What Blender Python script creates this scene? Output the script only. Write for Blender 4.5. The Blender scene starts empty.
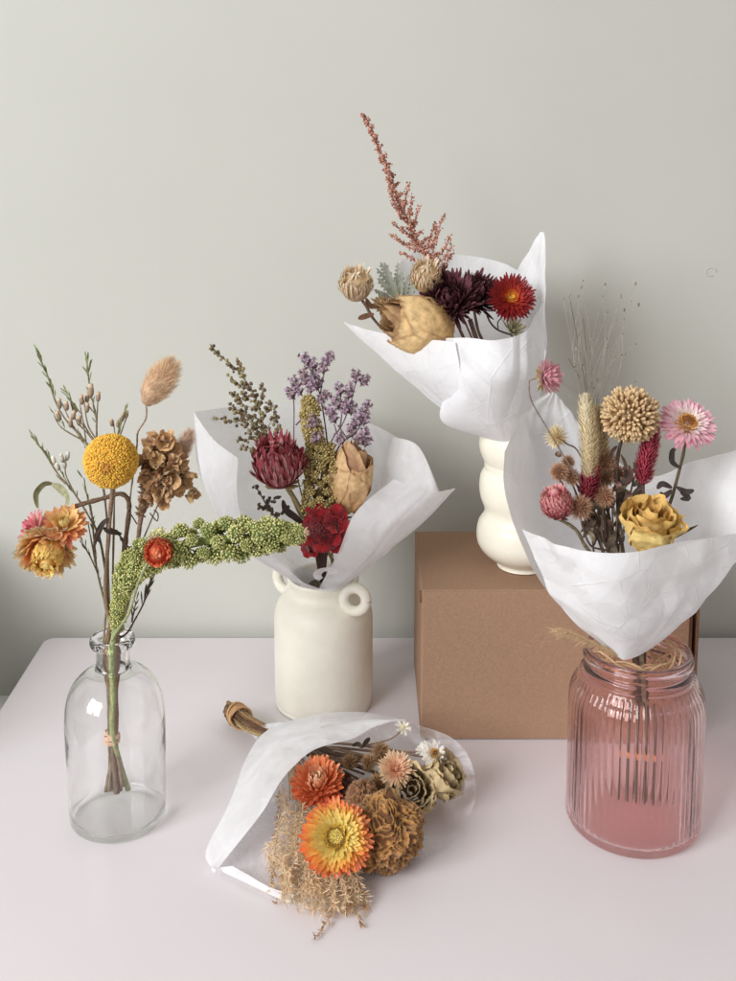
import bpy, math, random
from mathutils import Vector, Matrix, noise
R = random.Random(7)
sc = bpy.context.scene
COL = sc.collection
PI = math.pi
V = Vector

# ------------------------------------------------------------------ camera geometry
F = 1100.0; CY = 283.0; CX = 368.0; PITCH = math.radians(8.0); H = 0.551
CP, SP = math.cos(PITCH), math.sin(PITCH)
def ray(px, py):
    v = (CY-py)/F
    return V(((px-CX)/F, CP+SP*v, -SP+CP*v))
def P(px, py, Y):
    """point of the vertical plane y=Y seen at that place of the photograph"""
    d = ray(px, py); t = Y/d.y
    return V((d.x*t, Y, H+d.z*t))
def PZ(px, py, z):
    d = ray(px, py); t = (z-H)/d.z
    return V((d.x*t, d.y*t, z))
def S(Y, py=500):
    return (Y/ray(0, py).y)/F      # metres per photograph pixel at that depth

def lin(c):
    return c/12.92 if c <= .04045 else ((c+.055)/1.055)**2.4
def hexc(h):
    return tuple(lin(int(h[i:i+2], 16)/255) for i in (0, 2, 4))
def mix(a, b, t):
    return tuple(a[i]*(1-t)+b[i]*t for i in range(3))
def vary(c, s=.12, rnd=R):
    k = 1+rnd.uniform(-s, s)
    return tuple(max(0, x*k*(1+rnd.uniform(-s, s)*.35)) for x in c)

# ------------------------------------------------------------------ materials
def newmat(name):
    m = bpy.data.materials.new(name); m.use_nodes = True
    nt = m.node_tree; nt.nodes.clear()
    return m, nt, nt.nodes.new('ShaderNodeOutputMaterial')
def nd(nt, t, **kw):
    n = nt.nodes.new(t)
    for k, v in kw.items():
        if k.startswith('i_'): n.inputs[k[2:].replace('_', ' ')].default_value = v
        else: setattr(n, k, v)
    return n
def noise_node(nt, scale, detail=4, rough=.55, dist=0):
    tc = nd(nt, 'ShaderNodeTexCoord')
    n = nd(nt, 'ShaderNodeTexNoise')
    n.inputs['Scale'].default_value = scale; n.inputs['Detail'].default_value = detail
    n.inputs['Roughness'].default_value = rough; n.inputs['Distortion'].default_value = dist
    nt.links.new(tc.outputs['Object'], n.inputs['Vector'])
    return n
def organic(name, rough=.7, trans=.15, nscale=250, nstr=.25, bump=.25, sheen=0, spec=.25):
    """plant matter: the colour of each petal or bead from the mesh, mottled by noise"""
    m, nt, out = newmat(name)
    at = nd(nt, 'ShaderNodeAttribute', attribute_name='Col')
    n = noise_node(nt, nscale)
    mr = nd(nt, 'ShaderNodeMapRange'); mr.inputs[1].default_value = .3; mr.inputs[2].default_value = .7
    mr.inputs[3].default_value = 1-nstr; mr.inputs[4].default_value = 1+nstr
    nt.links.new(n.outputs['Fac'], mr.inputs[0])
    vm = nd(nt, 'ShaderNodeVectorMath', operation='SCALE')
    nt.links.new(at.outputs['Color'], vm.inputs[0]); nt.links.new(mr.outputs[0], vm.inputs['Scale'])
    b = nd(nt, 'ShaderNodeBsdfPrincipled')
    nt.links.new(vm.outputs[0], b.inputs['Base Color'])
    b.inputs['Roughness'].default_value = rough
    b.inputs['Specular IOR Level'].default_value = spec
    if sheen:
        b.inputs['Sheen Weight'].default_value = sheen
    bp = nd(nt, 'ShaderNodeBump'); bp.inputs['Strength'].default_value = bump; bp.inputs['Distance'].default_value = .001
    nt.links.new(n.outputs['Fac'], bp.inputs['Height']); nt.links.new(bp.outputs[0], b.inputs['Normal'])
    if trans:
        tr = nd(nt, 'ShaderNodeBsdfTranslucent'); nt.links.new(vm.outputs[0], tr.inputs['Color'])
        mx = nd(nt, 'ShaderNodeMixShader'); mx.inputs[0].default_value = trans
        nt.links.new(b.outputs[0], mx.inputs[1]); nt.links.new(tr.outputs[0], mx.inputs[2])
        nt.links.new(mx.outputs[0], out.inputs[0])
    else: nt.links.new(b.outputs[0], out.inputs[0])
    return m
def plain(name, col, rough=.5, nscale=30, nstr=.05, bump=.05, bscale=None, spec=.5, dist=.001, detail=5):
    m, nt, out = newmat(name)
    n = noise_node(nt, nscale, detail)
    mr = nd(nt, 'ShaderNodeMapRange'); mr.inputs[1].default_value = .3; mr.inputs[2].default_value = .7
    mr.inputs[3].default_value = 1-nstr; mr.inputs[4].default_value = 1+nstr
    nt.links.new(n.outputs['Fac'], mr.inputs[0])
    vm = nd(nt, 'ShaderNodeVectorMath', operation='SCALE'); vm.inputs[0].default_value = col
    nt.links.new(mr.outputs[0], vm.inputs['Scale'])
    b = nd(nt, 'ShaderNodeBsdfPrincipled'); nt.links.new(vm.outputs[0], b.inputs['Base Color'])
    b.inputs['Roughness'].default_value = rough; b.inputs['Specular IOR Level'].default_value = spec
    n2 = noise_node(nt, bscale or nscale*3, 4)
    bp = nd(nt, 'ShaderNodeBump'); bp.inputs['Strength'].default_value = bump; bp.inputs['Distance'].default_value = dist
    nt.links.new(n2.outputs['Fac'], bp.inputs['Height']); nt.links.new(bp.outputs[0], b.inputs['Normal'])
    nt.links.new(b.outputs[0], out.inputs[0])
    return m
def tissue(name, see=.05, trans=.35, col=(.94, .945, .97), bump=.5):
    m, nt, out = newmat(name)
    n1 = noise_node(nt, 28, 3, .5, 1.2); n2 = noise_node(nt, 420, 3)
    tc = nd(nt, 'ShaderNodeTexCoord'); va = nd(nt, 'ShaderNodeVectorMath', operation='MULTIPLY_ADD')
    nt.links.new(n1.outputs['Color'], va.inputs[0]); va.inputs[1].default_value = (.007, .007, .007)
    nt.links.new(tc.outputs['Object'], va.inputs[2])
    last = None
    for sc_, k in ((21, .24), (49, .14)):      # flat facets meeting in sharp creases, as in crumpled paper
        vo = nd(nt, 'ShaderNodeTexVoronoi', feature='F1'); vo.inputs['Scale'].default_value = sc_
        nt.links.new(va.outputs[0], vo.inputs['Vector'])
        sb = nd(nt, 'ShaderNodeVectorMath', operation='SUBTRACT'); nt.links.new(va.outputs[0], sb.inputs[0]); nt.links.new(vo.outputs['Position'], sb.inputs[1])
        cc = nd(nt, 'ShaderNodeVectorMath', operation='SUBTRACT'); nt.links.new(vo.outputs['Color'], cc.inputs[0]); cc.inputs[1].default_value = (.5, .5, .5)
        dt = nd(nt, 'ShaderNodeVectorMath', operation='DOT_PRODUCT'); nt.links.new(sb.outputs[0], dt.inputs[0]); nt.links.new(cc.outputs[0], dt.inputs[1])
        ml = nd(nt, 'ShaderNodeMath', operation='MULTIPLY_ADD'); ml.inputs[1].default_value = k
        nt.links.new(dt.outputs['Value'], ml.inputs[0])
        if last: nt.links.new(last.outputs[0], ml.inputs[2])
        else: ml.inputs[2].default_value = 0
        last = ml
    for sc_, k, lo in ((17, .00042, .44), (41, .00028, .48)):      # a net of thin sharp creases, present only here and there
        ve = nd(nt, 'ShaderNodeTexVoronoi', feature='DISTANCE_TO_EDGE'); ve.inputs['Scale'].default_value = sc_
        nt.links.new(va.outputs[0], ve.inputs['Vector'])
        e1 = nd(nt, 'ShaderNodeMapRange'); e1.inputs[1].default_value = 0; e1.inputs[2].default_value = .011*sc_/13; e1.inputs[3].default_value = 1; e1.inputs[4].default_value = 0
        nt.links.new(ve.outputs[0], e1.inputs[0])
        nm = noise_node(nt, 16+sc_*.3, 1); e2 = nd(nt, 'ShaderNodeMapRange'); e2.inputs[1].default_value = lo; e2.inputs[2].default_value = lo+.12; e2.inputs[3].default_value = 0; e2.inputs[4].default_value = k
        nt.links.new(nm.outputs['Fac'], e2.inputs[0])
        mc = nd(nt, 'ShaderNodeMath', operation='MULTIPLY_ADD'); nt.links.new(e1.outputs[0], mc.inputs[0]); nt.links.new(e2.outputs[0], mc.inputs[1]); nt.links.new(last.outputs[0], mc.inputs[2]); last = mc
    m2 = nd(nt, 'ShaderNodeMath', operation='MULTIPLY_ADD'); m2.inputs[1].default_value = .0002
    nt.links.new(n2.outputs['Fac'], m2.inputs[0]); nt.links.new(last.outputs[0], m2.inputs[2])
    bp = nd(nt, 'ShaderNodeBump'); bp.inputs['Strength'].default_value = bump; bp.inputs['Distance'].default_value = 1.0
    nt.links.new(m2.outputs[0], bp.inputs['Height'])
    d = nd(nt, 'ShaderNodeBsdfPrincipled'); d.inputs['Base Color'].default_value = (*col, 1)
    d.inputs['Roughness'].default_value = .55; d.inputs['Specular IOR Level'].default_value = .3
    nt.links.new(bp.outputs[0], d.inputs['Normal'])
    t = nd(nt, 'ShaderNodeBsdfTranslucent'); t.inputs[0].default_value = (*col, 1)
    nt.links.new(bp.outputs[0], t.inputs['Normal'])
    tp = nd(nt, 'ShaderNodeBsdfTransparent')
    mx = nd(nt, 'ShaderNodeMixShader'); mx.inputs[0].default_value = trans
    nt.links.new(d.outputs[0], mx.inputs[1]); nt.links.new(t.outputs[0], mx.inputs[2])
    # long fibres make the tissue a little uneven to look through
    mr = nd(nt, 'ShaderNodeMapRange'); mr.inputs[1].default_value = .35; mr.inputs[2].default_value = .65
    mr.inputs[3].default_value = see*.6; mr.inputs[4].default_value = see*1.4
    nt.links.new(n1.outputs['Fac'], mr.inputs[0])
    my = nd(nt, 'ShaderNodeMixShader'); nt.links.new(mr.outputs[0], my.inputs[0])
    nt.links.new(mx.outputs[0], my.inputs[1]); nt.links.new(tp.outputs[0], my.inputs[2])
    nt.links.new(my.outputs[0], out.inputs[0])
    return m
def glass(name, tint, foot, foot_see=.45, rough=0.0):
    m, nt, out = newmat(name)
    g = nd(nt, 'ShaderNodeBsdfPrincipled'); g.inputs['Base Color'].default_value = (*tint, 1)
    g.inputs['Transmission Weight'].default_value = 1; g.inputs['Roughness'].default_value = rough
    g.inputs['IOR'].default_value = 1.47
    n = noise_node(nt, 35, 2); bp = nd(nt, 'ShaderNodeBump'); bp.inputs['Strength'].default_value = .12; bp.inputs['Distance'].default_value = .002
    nt.links.new(n.outputs['Fac'], bp.inputs['Height']); nt.links.new(bp.outputs[0], g.inputs['Normal'])
    # the dark foot is brightened by plain transparency mixed in; walls get a trace
    ge = nd(nt, 'ShaderNodeNewGeometry'); sx = nd(nt, 'ShaderNodeSeparateXYZ'); nt.links.new(ge.outputs['Position'], sx.inputs[0])
    mr = nd(nt, 'ShaderNodeMapRange'); mr.inputs[1].default_value = .004; mr.inputs[2].default_value = .011; mr.inputs[3].default_value = foot_see; mr.inputs[4].default_value = .02
    nt.links.new(sx.outputs[2], mr.inputs[0])
    tp = nd(nt, 'ShaderNodeBsdfTransparent'); tp.inputs[0].default_value = (*foot, 1)
    mx = nd(nt, 'ShaderNodeMixShader'); nt.links.new(mr.outputs[0], mx.inputs[0]); nt.links.new(g.outputs[0], mx.inputs[1]); nt.links.new(tp.outputs[0], mx.inputs[2])
    nt.links.new(mx.outputs[0], out.inputs[0])
    return m
M = dict(
    petal=organic('dry_petal', .55, .25, 300, .14, .3, spec=.35),
    papery=organic('papery_petal', .4, .28, 420, .10, .25, spec=.5),
    velvet=organic('velvet_petal', .9, .08, 500, .3, .5, sheen=.35, spec=.1),
    rose=organic('dry_rose_petal', .65, .12, 190, .22, 1.0, spec=.3),
    bead=organic('seed_bead', .75, .05, 700, .25, .4, spec=.2),
    hair=organic('plant_hair', .8, .35, 90, .15, .0, spec=.1),
    stem=organic('dry_stem', .75, 0, 400, .3, .8, spec=.25),
    leaf=organic('dry_leaf', .7, .15, 260, .25, .5, spec=.25),
    twine=organic('jute_twine', .85, .05, 900, .3, .8, spec=.1),
    tissue=tissue('white_tissue', .05, .22, bump=.62),
    tissue_f=tissue('white_tissue_thin', .20, .28, bump=.4),
    tissue_b=tissue('white_tissue_soft', .22, .34, (.91, .91, .935), .35),
    sheer=tissue('sheer_tissue', .76, .35, (.90, .90, .93), .3),
    clear=glass('clear_glass', (.995, 1.0, .997), (.985, .995, .99)),
    pink=glass('pink_glass', (.985, .785, .785), (.99, .91, .905), .66),
    ceramic=plain('matte_ceramic', hexc('ebe7da'), .42, 45, .035, .3, 130, spec=.4),
    ceramic2=plain('satin_ceramic', hexc('ebe6d6'), .36, 45, .02, .06, 200, spec=.45),
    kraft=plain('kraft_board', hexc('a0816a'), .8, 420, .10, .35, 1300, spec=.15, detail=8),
    kraftdark=plain('kraft_shaded', hexc('7c5c48'), .85, 300, .15, .3, 900, spec=.1),  # kraft darkened in colour for the side flaps' shade; tuck tab shares it
    wall=plain('painted_wall', hexc('c6c6bf'), .75, 4, .022, .16, 160, spec=.2, dist=.0006),
    table=plain('satin_tabletop', hexc('e0dade'), .34, 9, .012, .03, 500, spec=.4, dist=.0003),
    white=plain('white_lacquer', hexc('dcdedd'), .5, 9, .02, .03, 200),
    floor=plain('dark_floor', (.10, .09, .08), .5, 20, .2, .1, 100),
    band=organic('rubber_band', .55, .05, 500, .1, .2, spec=.4),
)

# ------------------------------------------------------------------ mesh builder
class MB:
    def __init__(s): s.v = []; s.f = []; s.c = []
    def vert(s, p, c): s.v.append(p); s.c.append(c); return len(s.v)-1
    def build(s, name, mat, parent=None, smooth=True):
        off = parent.location if parent else V((0, 0, 0))
        me = bpy.data.meshes.new(name)
        me.from_pydata([tuple(V(p)-off) for p in s.v], [], s.f)
        ca = me.color_attributes.new('Col', 'FLOAT_COLOR', 'POINT')
        flat = []
        for c in s.c: flat += [c[0], c[1], c[2], 1.0]
        ca.data.foreach_set('color', flat)
        me.polygons.foreach_set('use_smooth', [smooth]*len(me.polygons))
        me.materials.append(M[mat]); me.update()
        o = bpy.data.objects.new(name, me); COL.objects.link(o)
        if parent: o.parent = parent
        return o
def tag(o, label=None, cat=None, group=None, kind=None):
    if label: o['label'] = label
    if cat: o['category'] = cat
    if group: o['group'] = group
    if kind: o['kind'] = kind
    return o
def thing(name, label, cat, loc, group=None):
    o = bpy.data.objects.new(name, None); COL.objects.link(o); o.location = loc
    o.empty_display_size = .01
    return tag(o, label, cat, group)

def cr(a, b, c, d, t):
    return .5*((2*b)+(c-a)*t+(2*a-5*b+4*c-d)*t*t+(3*b-a-3*c+d)*t*t*t)
def spline(pts, n=6):
    out = []; m = len(pts)
    for i in range(m-1):
        a = pts[max(i-1, 0)]; b = pts[i]; c = pts[i+1]; d = pts[min(i+2, m-1)]
        for k in range(n): out.append(cr(a, b, c, d, k/n))
    out.append(pts[-1]); return out
def frame(a):
    a = a.normalized(); h = V((0, 0, 1)) if abs(a.z) < .9 else V((1, 0, 0))
    u = a.cross(h).normalized(); return u, a.cross(u).normalized()
def tube(mb, pts, rad, col, sides=7, cap=True, jit=0, rnd=R):
    n = len(pts); prev = None; rings = []
    for i, p in enumerate(pts):
        d = (pts[min(i+1, n-1)]-pts[max(i-1, 0)])
        if d.length < 1e-9: d = V((0, 0, 1))
        d.normalize()
        if prev is None: u, w = frame(d)
        else:
            u = (prev-d*prev.dot(d)); u = u.normalized() if u.length > 1e-6 else frame(d)[0]; w = d.cross(u)
        prev = u
        r = rad[i] if isinstance(rad, (list, tuple)) else rad
        r *= 1+(rnd.uniform(-jit, jit) if jit else 0)
        c = col[i] if isinstance(col, list) else vary(col, .08, rnd)
        rings.append([mb.vert(p+(u*math.cos(2*PI*k/sides)+w*math.sin(2*PI*k/sides))*r, c) for k in range(sides)])
    for a, b in zip(rings, rings[1:]):
        for k in range(sides): mb.f.append((a[k], a[(k+1) % sides], b[(k+1) % sides], b[k]))
    if cap:
        mb.f.append(tuple(reversed(rings[0]))); mb.f.append(tuple(rings[-1]))
def stem(mb, pp, r, col, n=6, jit=.12, r1=None, sides=7):
    pts = spline([q if isinstance(q, Vector) else P(*q) for q in pp], n)
    r1 = r if r1 is None else r1
    tube(mb, pts, [r+(r1-r)*i/(len(pts)-1) for i in range(len(pts))], col, sides, jit=jit)
    return pts

def _ico(level):
    t = (1+5**.5)/2
    vs = [V(p).normalized() for p in [(-1, t, 0), (1, t, 0), (-1, -t, 0), (1, -t, 0), (0, -1, t), (0, 1, t), (0, -1, -t), (0, 1, -t), (t, 0, -1), (t, 0, 1), (-t, 0, -1), (-t, 0, 1)]]
    fs = [(0, 11, 5), (0, 5, 1), (0, 1, 7), (0, 7, 10), (0, 10, 11), (1, 5, 9), (5, 11, 4), (11, 10, 2), (10, 7, 6), (7, 1, 8), (3, 9, 4), (3, 4, 2), (3, 2, 6), (3, 6, 8), (3, 8, 9), (4, 9, 5), (2, 4, 11), (6, 2, 10), (8, 6, 7), (9, 8, 1)]
    for _ in range(level):
        cache = {}; nf = []
        def mid(a, b):
            k = (min(a, b), max(a, b))
            if k not in cache: vs.append(((vs[a]+vs[b])/2).normalized()); cache[k] = len(vs)-1
            return cache[k]
        for a, b, c in fs:
            x, y, z = mid(a, b), mid(b, c), mid(c, a); nf += [(a, x, z), (b, y, x), (c, z, y), (x, y, z)]
        fs = nf
    return vs, fs
ICO = [_ico(0), _ico(1), _ico(3)]
def blob(mb, C, r, col, lvl=0, axis=None, st=1.0, tipcol=None):
    vs, fs = ICO[lvl]; o = len(mb.v)
    if axis is None:
        for p in vs: mb.v.append(C+p*r); mb.c.append(col)
    else:
        a = axis.normalized(); u, w = frame(a)
        for p in vs:
            mb.v.append(C+u*(p.x*r)+w*(p.y*r)+a*(p.z*r*st))
            mb.c.append(mix(col, tipcol, .5+.5*p.z) if tipcol else col)
    for f in fs: mb.f.append((f[0]+o, f[1]+o, f[2]+o))
def petal(mb, B, d, n, L, W, curl, cup, c0, c1, seg=5, point=.95, twist=0, waist=.35, wob=0, rnd=R):
    d = d.normalized(); n = (n-d*n.dot(d)).normalized(); s = d.cross(n)
    p = B.copy(); rows = []
    for i in range(seg+1):
        t = i/seg; a = curl*t
        dd = d*math.cos(a)+n*math.sin(a); nn = n*math.cos(a)-d*math.sin(a)
        if i: p = p+dd*(L/seg)
        pr = waist+(1-waist)*math.sin(min(t/.62, 1)*PI/2)
        if t > .66: pr *= math.cos((t-.66)/.34*PI/2*point)**.8
        w = W*.5*max(pr, .04)
        ss = s*math.cos(twist*t)+nn*math.sin(twist*t)
        c = mix(c0, c1, t**1.5)
        q = nn*cup*w
        z = nn*(rnd.uniform(-wob, wob)*W) if wob else V((0, 0, 0))
        rows.append((mb.vert(p-ss*w+q+z, c), mb.vert(p, c), mb.vert(p+ss*w+q-z, c)))
    for a, b in zip(rows, rows[1:]):
        mb.f.append((a[0], a[1], b[1], b[0])); mb.f.append((a[1], a[2], b[2], b[1]))
def hair(mb, a, b, w, c0, c1=None, bend=0):
    d = b-a; s = d.cross(V((R.uniform(-1, 1), R.uniform(-1, 1), R.uniform(-1, 1))))
    if s.length < 1e-9: return
    s = s.normalized()*w*.5
    m = (a+b)/2+s.cross(d).normalized()*bend*d.length
    c1 = c1 or c0; cm = mix(c0, c1, .5)
    i = [mb.vert(a-s, c0), mb.vert(a+s, c0), mb.vert(m+s*.8, cm), mb.vert(m-s*.8, cm), mb.vert(b, c1)]
    mb.f.append((i[0], i[1], i[2], i[3])); mb.f.append((i[3], i[2], i[4]))
def fib(n, rnd=None):
    g = PI*(3-5**.5)
    for i in range(n):
        z = 1-2*(i+.5)/n; r = math.sqrt(1-z*z)
        yield V((math.cos(g*i)*r, math.sin(g*i)*r, z))
def orient(v, A):
    u, w = frame(A); return u*v.x+w*v.y+A.normalized()*v.z

# ------------------------------------------------------------------ flower heads
def bracts(mb, C, A, Rr, rings, jit=.12, seg=5):
    """rings of petals; each ring = (count, tilt from the axis in degrees, length, width, curl, base colour, tip colour)"""
    A = A.normalized(); u, w = frame(A)
    for k, (n, ph, L, W, curl, ca, cb) in enumerate(rings):
        o = R.uniform(0, 2*PI)
        for i in range(n):
            a = o+2*PI*(i+R.uniform(-.25, .25))/n
            rad = u*math.cos(a)+w*math.sin(a)
            p = math.radians(ph+R.uniform(-1, 1)*jit*45)
            d = A*math.cos(p)+rad*math.sin(p); nn = A*math.sin(p)-rad*math.cos(p)
            l = .84*L*Rr*(1+R.uniform(-jit, jit))
            base = C+rad*Rr*.12*math.sin(p)
            petal(mb, base, d, nn, l, W*Rr*(1+R.uniform(-jit, jit)), curl+R.uniform(-.25, .25), .35, vary(ca, .1), vary(cb, .12), seg, .86, twist=R.uniform(-.25, .25))
def scale_ball(mb, C, A, r, n, L, W, c0, c1, lo=-.35, curl=.7, out=.35, jit=.1, squash=1, hollow=None, core=None, seg=4):
    """closed flower head: overlapping scales laid over a ball, their tips drawn to the axis"""
    A = A.normalized()
    if core: blob(mb, C, r*.8, core, 2 if r > .006 else 1)
    for d in fib(n):
        d = (d+V((R.uniform(-jit, jit), R.uniform(-jit, jit), R.uniform(-jit, jit)))).normalized()
        k = d.dot(A)
        if k < lo: continue
        tg = (A-d*k); tg = tg.normalized() if tg.length > .05 else frame(A)[0]
        q = d*r*.80
        q = q-A*(q.dot(A)*(1-squash))
        petal(mb, C+q, (tg*(1-.25*max(k, 0))+d*(out+.7*max(k, 0))).normalized(), d if k < .8 else tg, L*r*R.uniform(.8, 1.2), W*r*R.uniform(.8, 1.2), -curl*.5 if k < .6 else curl, .4, vary(c0, .12), vary(c1, .12), seg, .93, twist=R.uniform(-.3, .3))
def disc(mb, C, A, r, n, cols, h=.3, br=None, st=1.6):
    A = A.normalized(); u, w = frame(A); g = PI*(3-5**.5)
    for i in range(n):
        q = math.sqrt((i+.5)/n); a = g*i
        rad = u*math.cos(a)+w*math.sin(a)
        p = C+rad*r*q+A*(h*r*(1-q*q))
        blob(mb, p, (br or r*.95/math.sqrt(n))*R.uniform(.8, 1.2), vary(cols[0] if q < .45 else cols[1], .18), 0, A+rad*q*.6, st)
def cup_petal(mb, C, A, ang, hw, Rr, Hh, flare, cin, cout, amp=.08, seed=0, nu=12, nv=10, r0=.35, tuck=0, edge=None):
    A = A.normalized(); u, w = frame(A); g = []
    for j in range(nv+1):
        v = j/nv; row = []
        for i in range(nu+1):
            x = 2*i/nu-1
            th = ang+hw*x*(.55+.45*math.sin(min(v*1.3, 1)*PI/2))
            h = Hh*v*(1-.22*abs(x)**3)+tuck*Hh*.15*noise.noise(V((x*2+seed, 1.7, seed*.7)))*v
            r = Rr*(r0+(1-r0)*math.sin(min(v*1.25, 1)*PI/2))+flare*Rr*v**4
            q = V((x*1.4+seed*3.1, v*2.2+seed*1.7, seed))
            r += Rr*amp*(noise.noise(q*1.5)*1.6+noise.noise(q*3.7)*.8)*(.3+v)
            h += Hh*amp*.35*noise.noise(q*2.3+V((9, 0, 0)))*v
            rad = u*math.cos(th)+w*math.sin(th)
            t = v*.75+.25*noise.noise(q*2)
            c = mix(cout, cin, max(0, min(1, 1-t)))
            if edge and v > .88: c = mix(c, edge, .6)
            row.append(mb.vert(C+rad*r+A*h, c))
        g.append(row)
    for j in range(nv):
        for i in range(nu): mb.f.append((g[j][i], g[j][i+1], g[j+1][i+1], g[j+1][i]))
def rose(mb, C, A, Rr, Hh, cin, cmid, cout, n=15, flare=.35, amp=.1, edge=None, seed=0, r0=.35, hw=1.15, hvar=0):
    for k in range(n):
        t = k/(n-1); hv = 1-hvar*t*R.random()
        cup_petal(mb, C, A, k*2.4+seed, (1.5 if t < .5 else hw), Rr*(.14+.86*t**.9), Hh*hv*(.86+.1*math.sin(k*1.7))*(1-.12*t), flare*t*t+R.uniform(-.04, .06)*t,
                  mix(cin, cmid, t), mix(cin, cout, min(1, t*1.6)), amp*(1 if t > .3 else 1.6), seed+k*1.37, edge=edge, r0=r0, tuck=1.6)
def bulb_rose(mb, C, A, Rr, L, n, cbase, ctip, cin, edge, wr=.05, top=.5, seed=0, lift=.10, spread=1.25):
    """dried rose still closed: wrinkled petals wrapped over one another round a bulb"""
    A = A.normalized(); u, w = frame(A); nu, nv = 26, 22
    for k in range(n):
        inner = k < n*.5; f = k/(n-1); hk = (1.0-.10*math.sin(k*2.1)) if inner else (.98-.30*((k*.618) % 1))
        a0 = k*2.4+seed; hw = 1.5 if inner else spread*(.75+.3*((k*.37) % 1)); rk = Rr*(.14+.70*f/.5 if inner else .86+.14*(f-.5)/.5)
        g = []
        for j in range(nv+1):
            v = j/nv; row = []
            for i in range(nu+1):
                x = 2*i/nu-1; vv = v*hk*(1-.28*abs(x)**2.5)
                th = a0+hw*x*(.6+.4*math.sin(min(1, v*1.4)*PI/2))
                pr = math.sin(PI*min(1, (.13+.87*vv*.80)))**.62
                pr = pr*(1-max(0, vv-.5)*2*(1-top)*.55)
                ed = max(0, (abs(x)-.72)/.28, (v-.84)/.16)
                q = V((th*1.1, v*1.3, seed+k*1.9))
                wk = abs(noise.noise(V((th*7+noise.noise(q*2)*1.8, v*2.0, seed+k))))*2-.5
                r = rk*(pr+lift*ed*ed*(1+.8*noise.noise(q*3))+wr*wk+wr*1.2*noise.noise(q*1.7))+Rr*.012*f
                h = L*(vv+.05*ed*noise.noise(q*4))
                rad = u*math.cos(th)+w*math.sin(th)
                c = mix(cbase, ctip, min(1, v*1.1)) if not inner else mix(cin, ctip, .35+.5*max(0, ed))
                c = mix(c, edge, .75*max(0, (ed-.6)/.4)*(.6+.4*noise.noise(q*5))); c = mix(c, edge, max(0, min(.35, .25*noise.noise(q*6+V((3, 3, 3))))))
                row.append(mb.vert(C+rad*r+A*h, c))
            g.append(row)
        for j in range(nv):
            for i in range(nu): mb.f.append((g[j][i], g[j][i+1], g[j+1][i+1], g[j+1][i]))
def ruffle(mb, C, A, Rr, k, amp, cin, cout, seed=0, nth=36, nr=6, cone=.3, arc=2*PI, thick=.0008):
    A = A.normalized(); u, w = frame(A)
    for side in (0, 1):
        g = []
        for j in range(nr+1):
            q = j/nr; row = []
            for i in range(nth+1):
                a = arc*i/nth
                wv = math.sin(k*a+seed)+.5*math.sin((2*k+1)*a+seed*2.3)
                rr = Rr*q*(1+.12*noise.noise(V((math.cos(a)*2+seed, math.sin(a)*2, seed))))
                z = amp*Rr*q*q*wv+cone*Rr*q*q-(side*thick)
                rad = u*math.cos(a)+w*math.sin(a)
                row.append(mb.vert(C+rad*rr*(1-.15*abs(wv)*q)+A*z, vary(mix(cin, cout, q), .07)))
            g.append(row)
        for j in range(nr):
            for i in range(nth): mb.f.append((g[j][i], g[j][i+1], g[j+1][i+1], g[j+1][i]))
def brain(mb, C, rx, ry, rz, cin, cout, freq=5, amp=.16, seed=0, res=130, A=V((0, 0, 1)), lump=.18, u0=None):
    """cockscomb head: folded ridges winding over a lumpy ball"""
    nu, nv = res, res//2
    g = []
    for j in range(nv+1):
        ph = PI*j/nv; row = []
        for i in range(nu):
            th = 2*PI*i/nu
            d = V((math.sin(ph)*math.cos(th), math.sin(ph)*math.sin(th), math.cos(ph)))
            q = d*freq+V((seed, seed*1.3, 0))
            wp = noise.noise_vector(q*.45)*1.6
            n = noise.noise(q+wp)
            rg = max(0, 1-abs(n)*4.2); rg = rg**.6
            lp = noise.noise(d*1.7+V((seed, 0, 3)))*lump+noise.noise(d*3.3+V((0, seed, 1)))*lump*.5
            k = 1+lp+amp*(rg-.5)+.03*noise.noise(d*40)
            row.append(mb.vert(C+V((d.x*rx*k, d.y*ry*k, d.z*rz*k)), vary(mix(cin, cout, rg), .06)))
        g.append(row)
    for j in range(nv):
        for i in range(nu):
            b = (i+1) % nu; mb.f.append((g[j][i], g[j+1][i], g[j+1][b], g[j][b]))
def fluff(mb, C, r, n, w, c0, c1, inner=.2, flat=None):
    for d in fib(n):
        d = (d+V((R.uniform(-.2, .2), R.uniform(-.2, .2), R.uniform(-.2, .2)))).normalized()
        hair(mb, C+d*r*inner, C+d*r*R.uniform(.75, 1.1), w, vary(c0, .15), vary(c1, .15), R.uniform(-.12, .12))
def spike(mb, pts, prof, n, L, W, c0, c1, up=.6, blobs=False, br=.0008, tipcol=None):
    """seed spike: florets set in a spiral round a bent axis; prof = radius along the axis"""
    g = PI*(3-5**.5); m = len(pts)
    for i in range(n):
        t = (i+.5)/n; x = t*(m-1); k = min(int(x), m-2); f = x-k
        p = pts[k].lerp(pts[k+1], f); a = (pts[k+1]-pts[k]).normalized(); u, w = frame(a)
        rad = u*math.cos(g*i)+w*math.sin(g*i)
        r = prof(t)
        d = (rad*(1-up*.5)+a*up).normalized()
        if blobs:
            blob(mb, p+rad*r*R.uniform(.75, 1.05), br*R.uniform(.7, 1.25), vary(c1 if R.random() < .6 else c0, .15), 0, d, 1.4)
        else:
            petal(mb, p+rad*r*.55, d, a, L*R.uniform(.8, 1.2)*(.5+.5*math.sin(PI*min(1, t*1.1+.15))), W, .3, .4, vary(c0, .12), vary(c1, .12), 3, .95)
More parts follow.
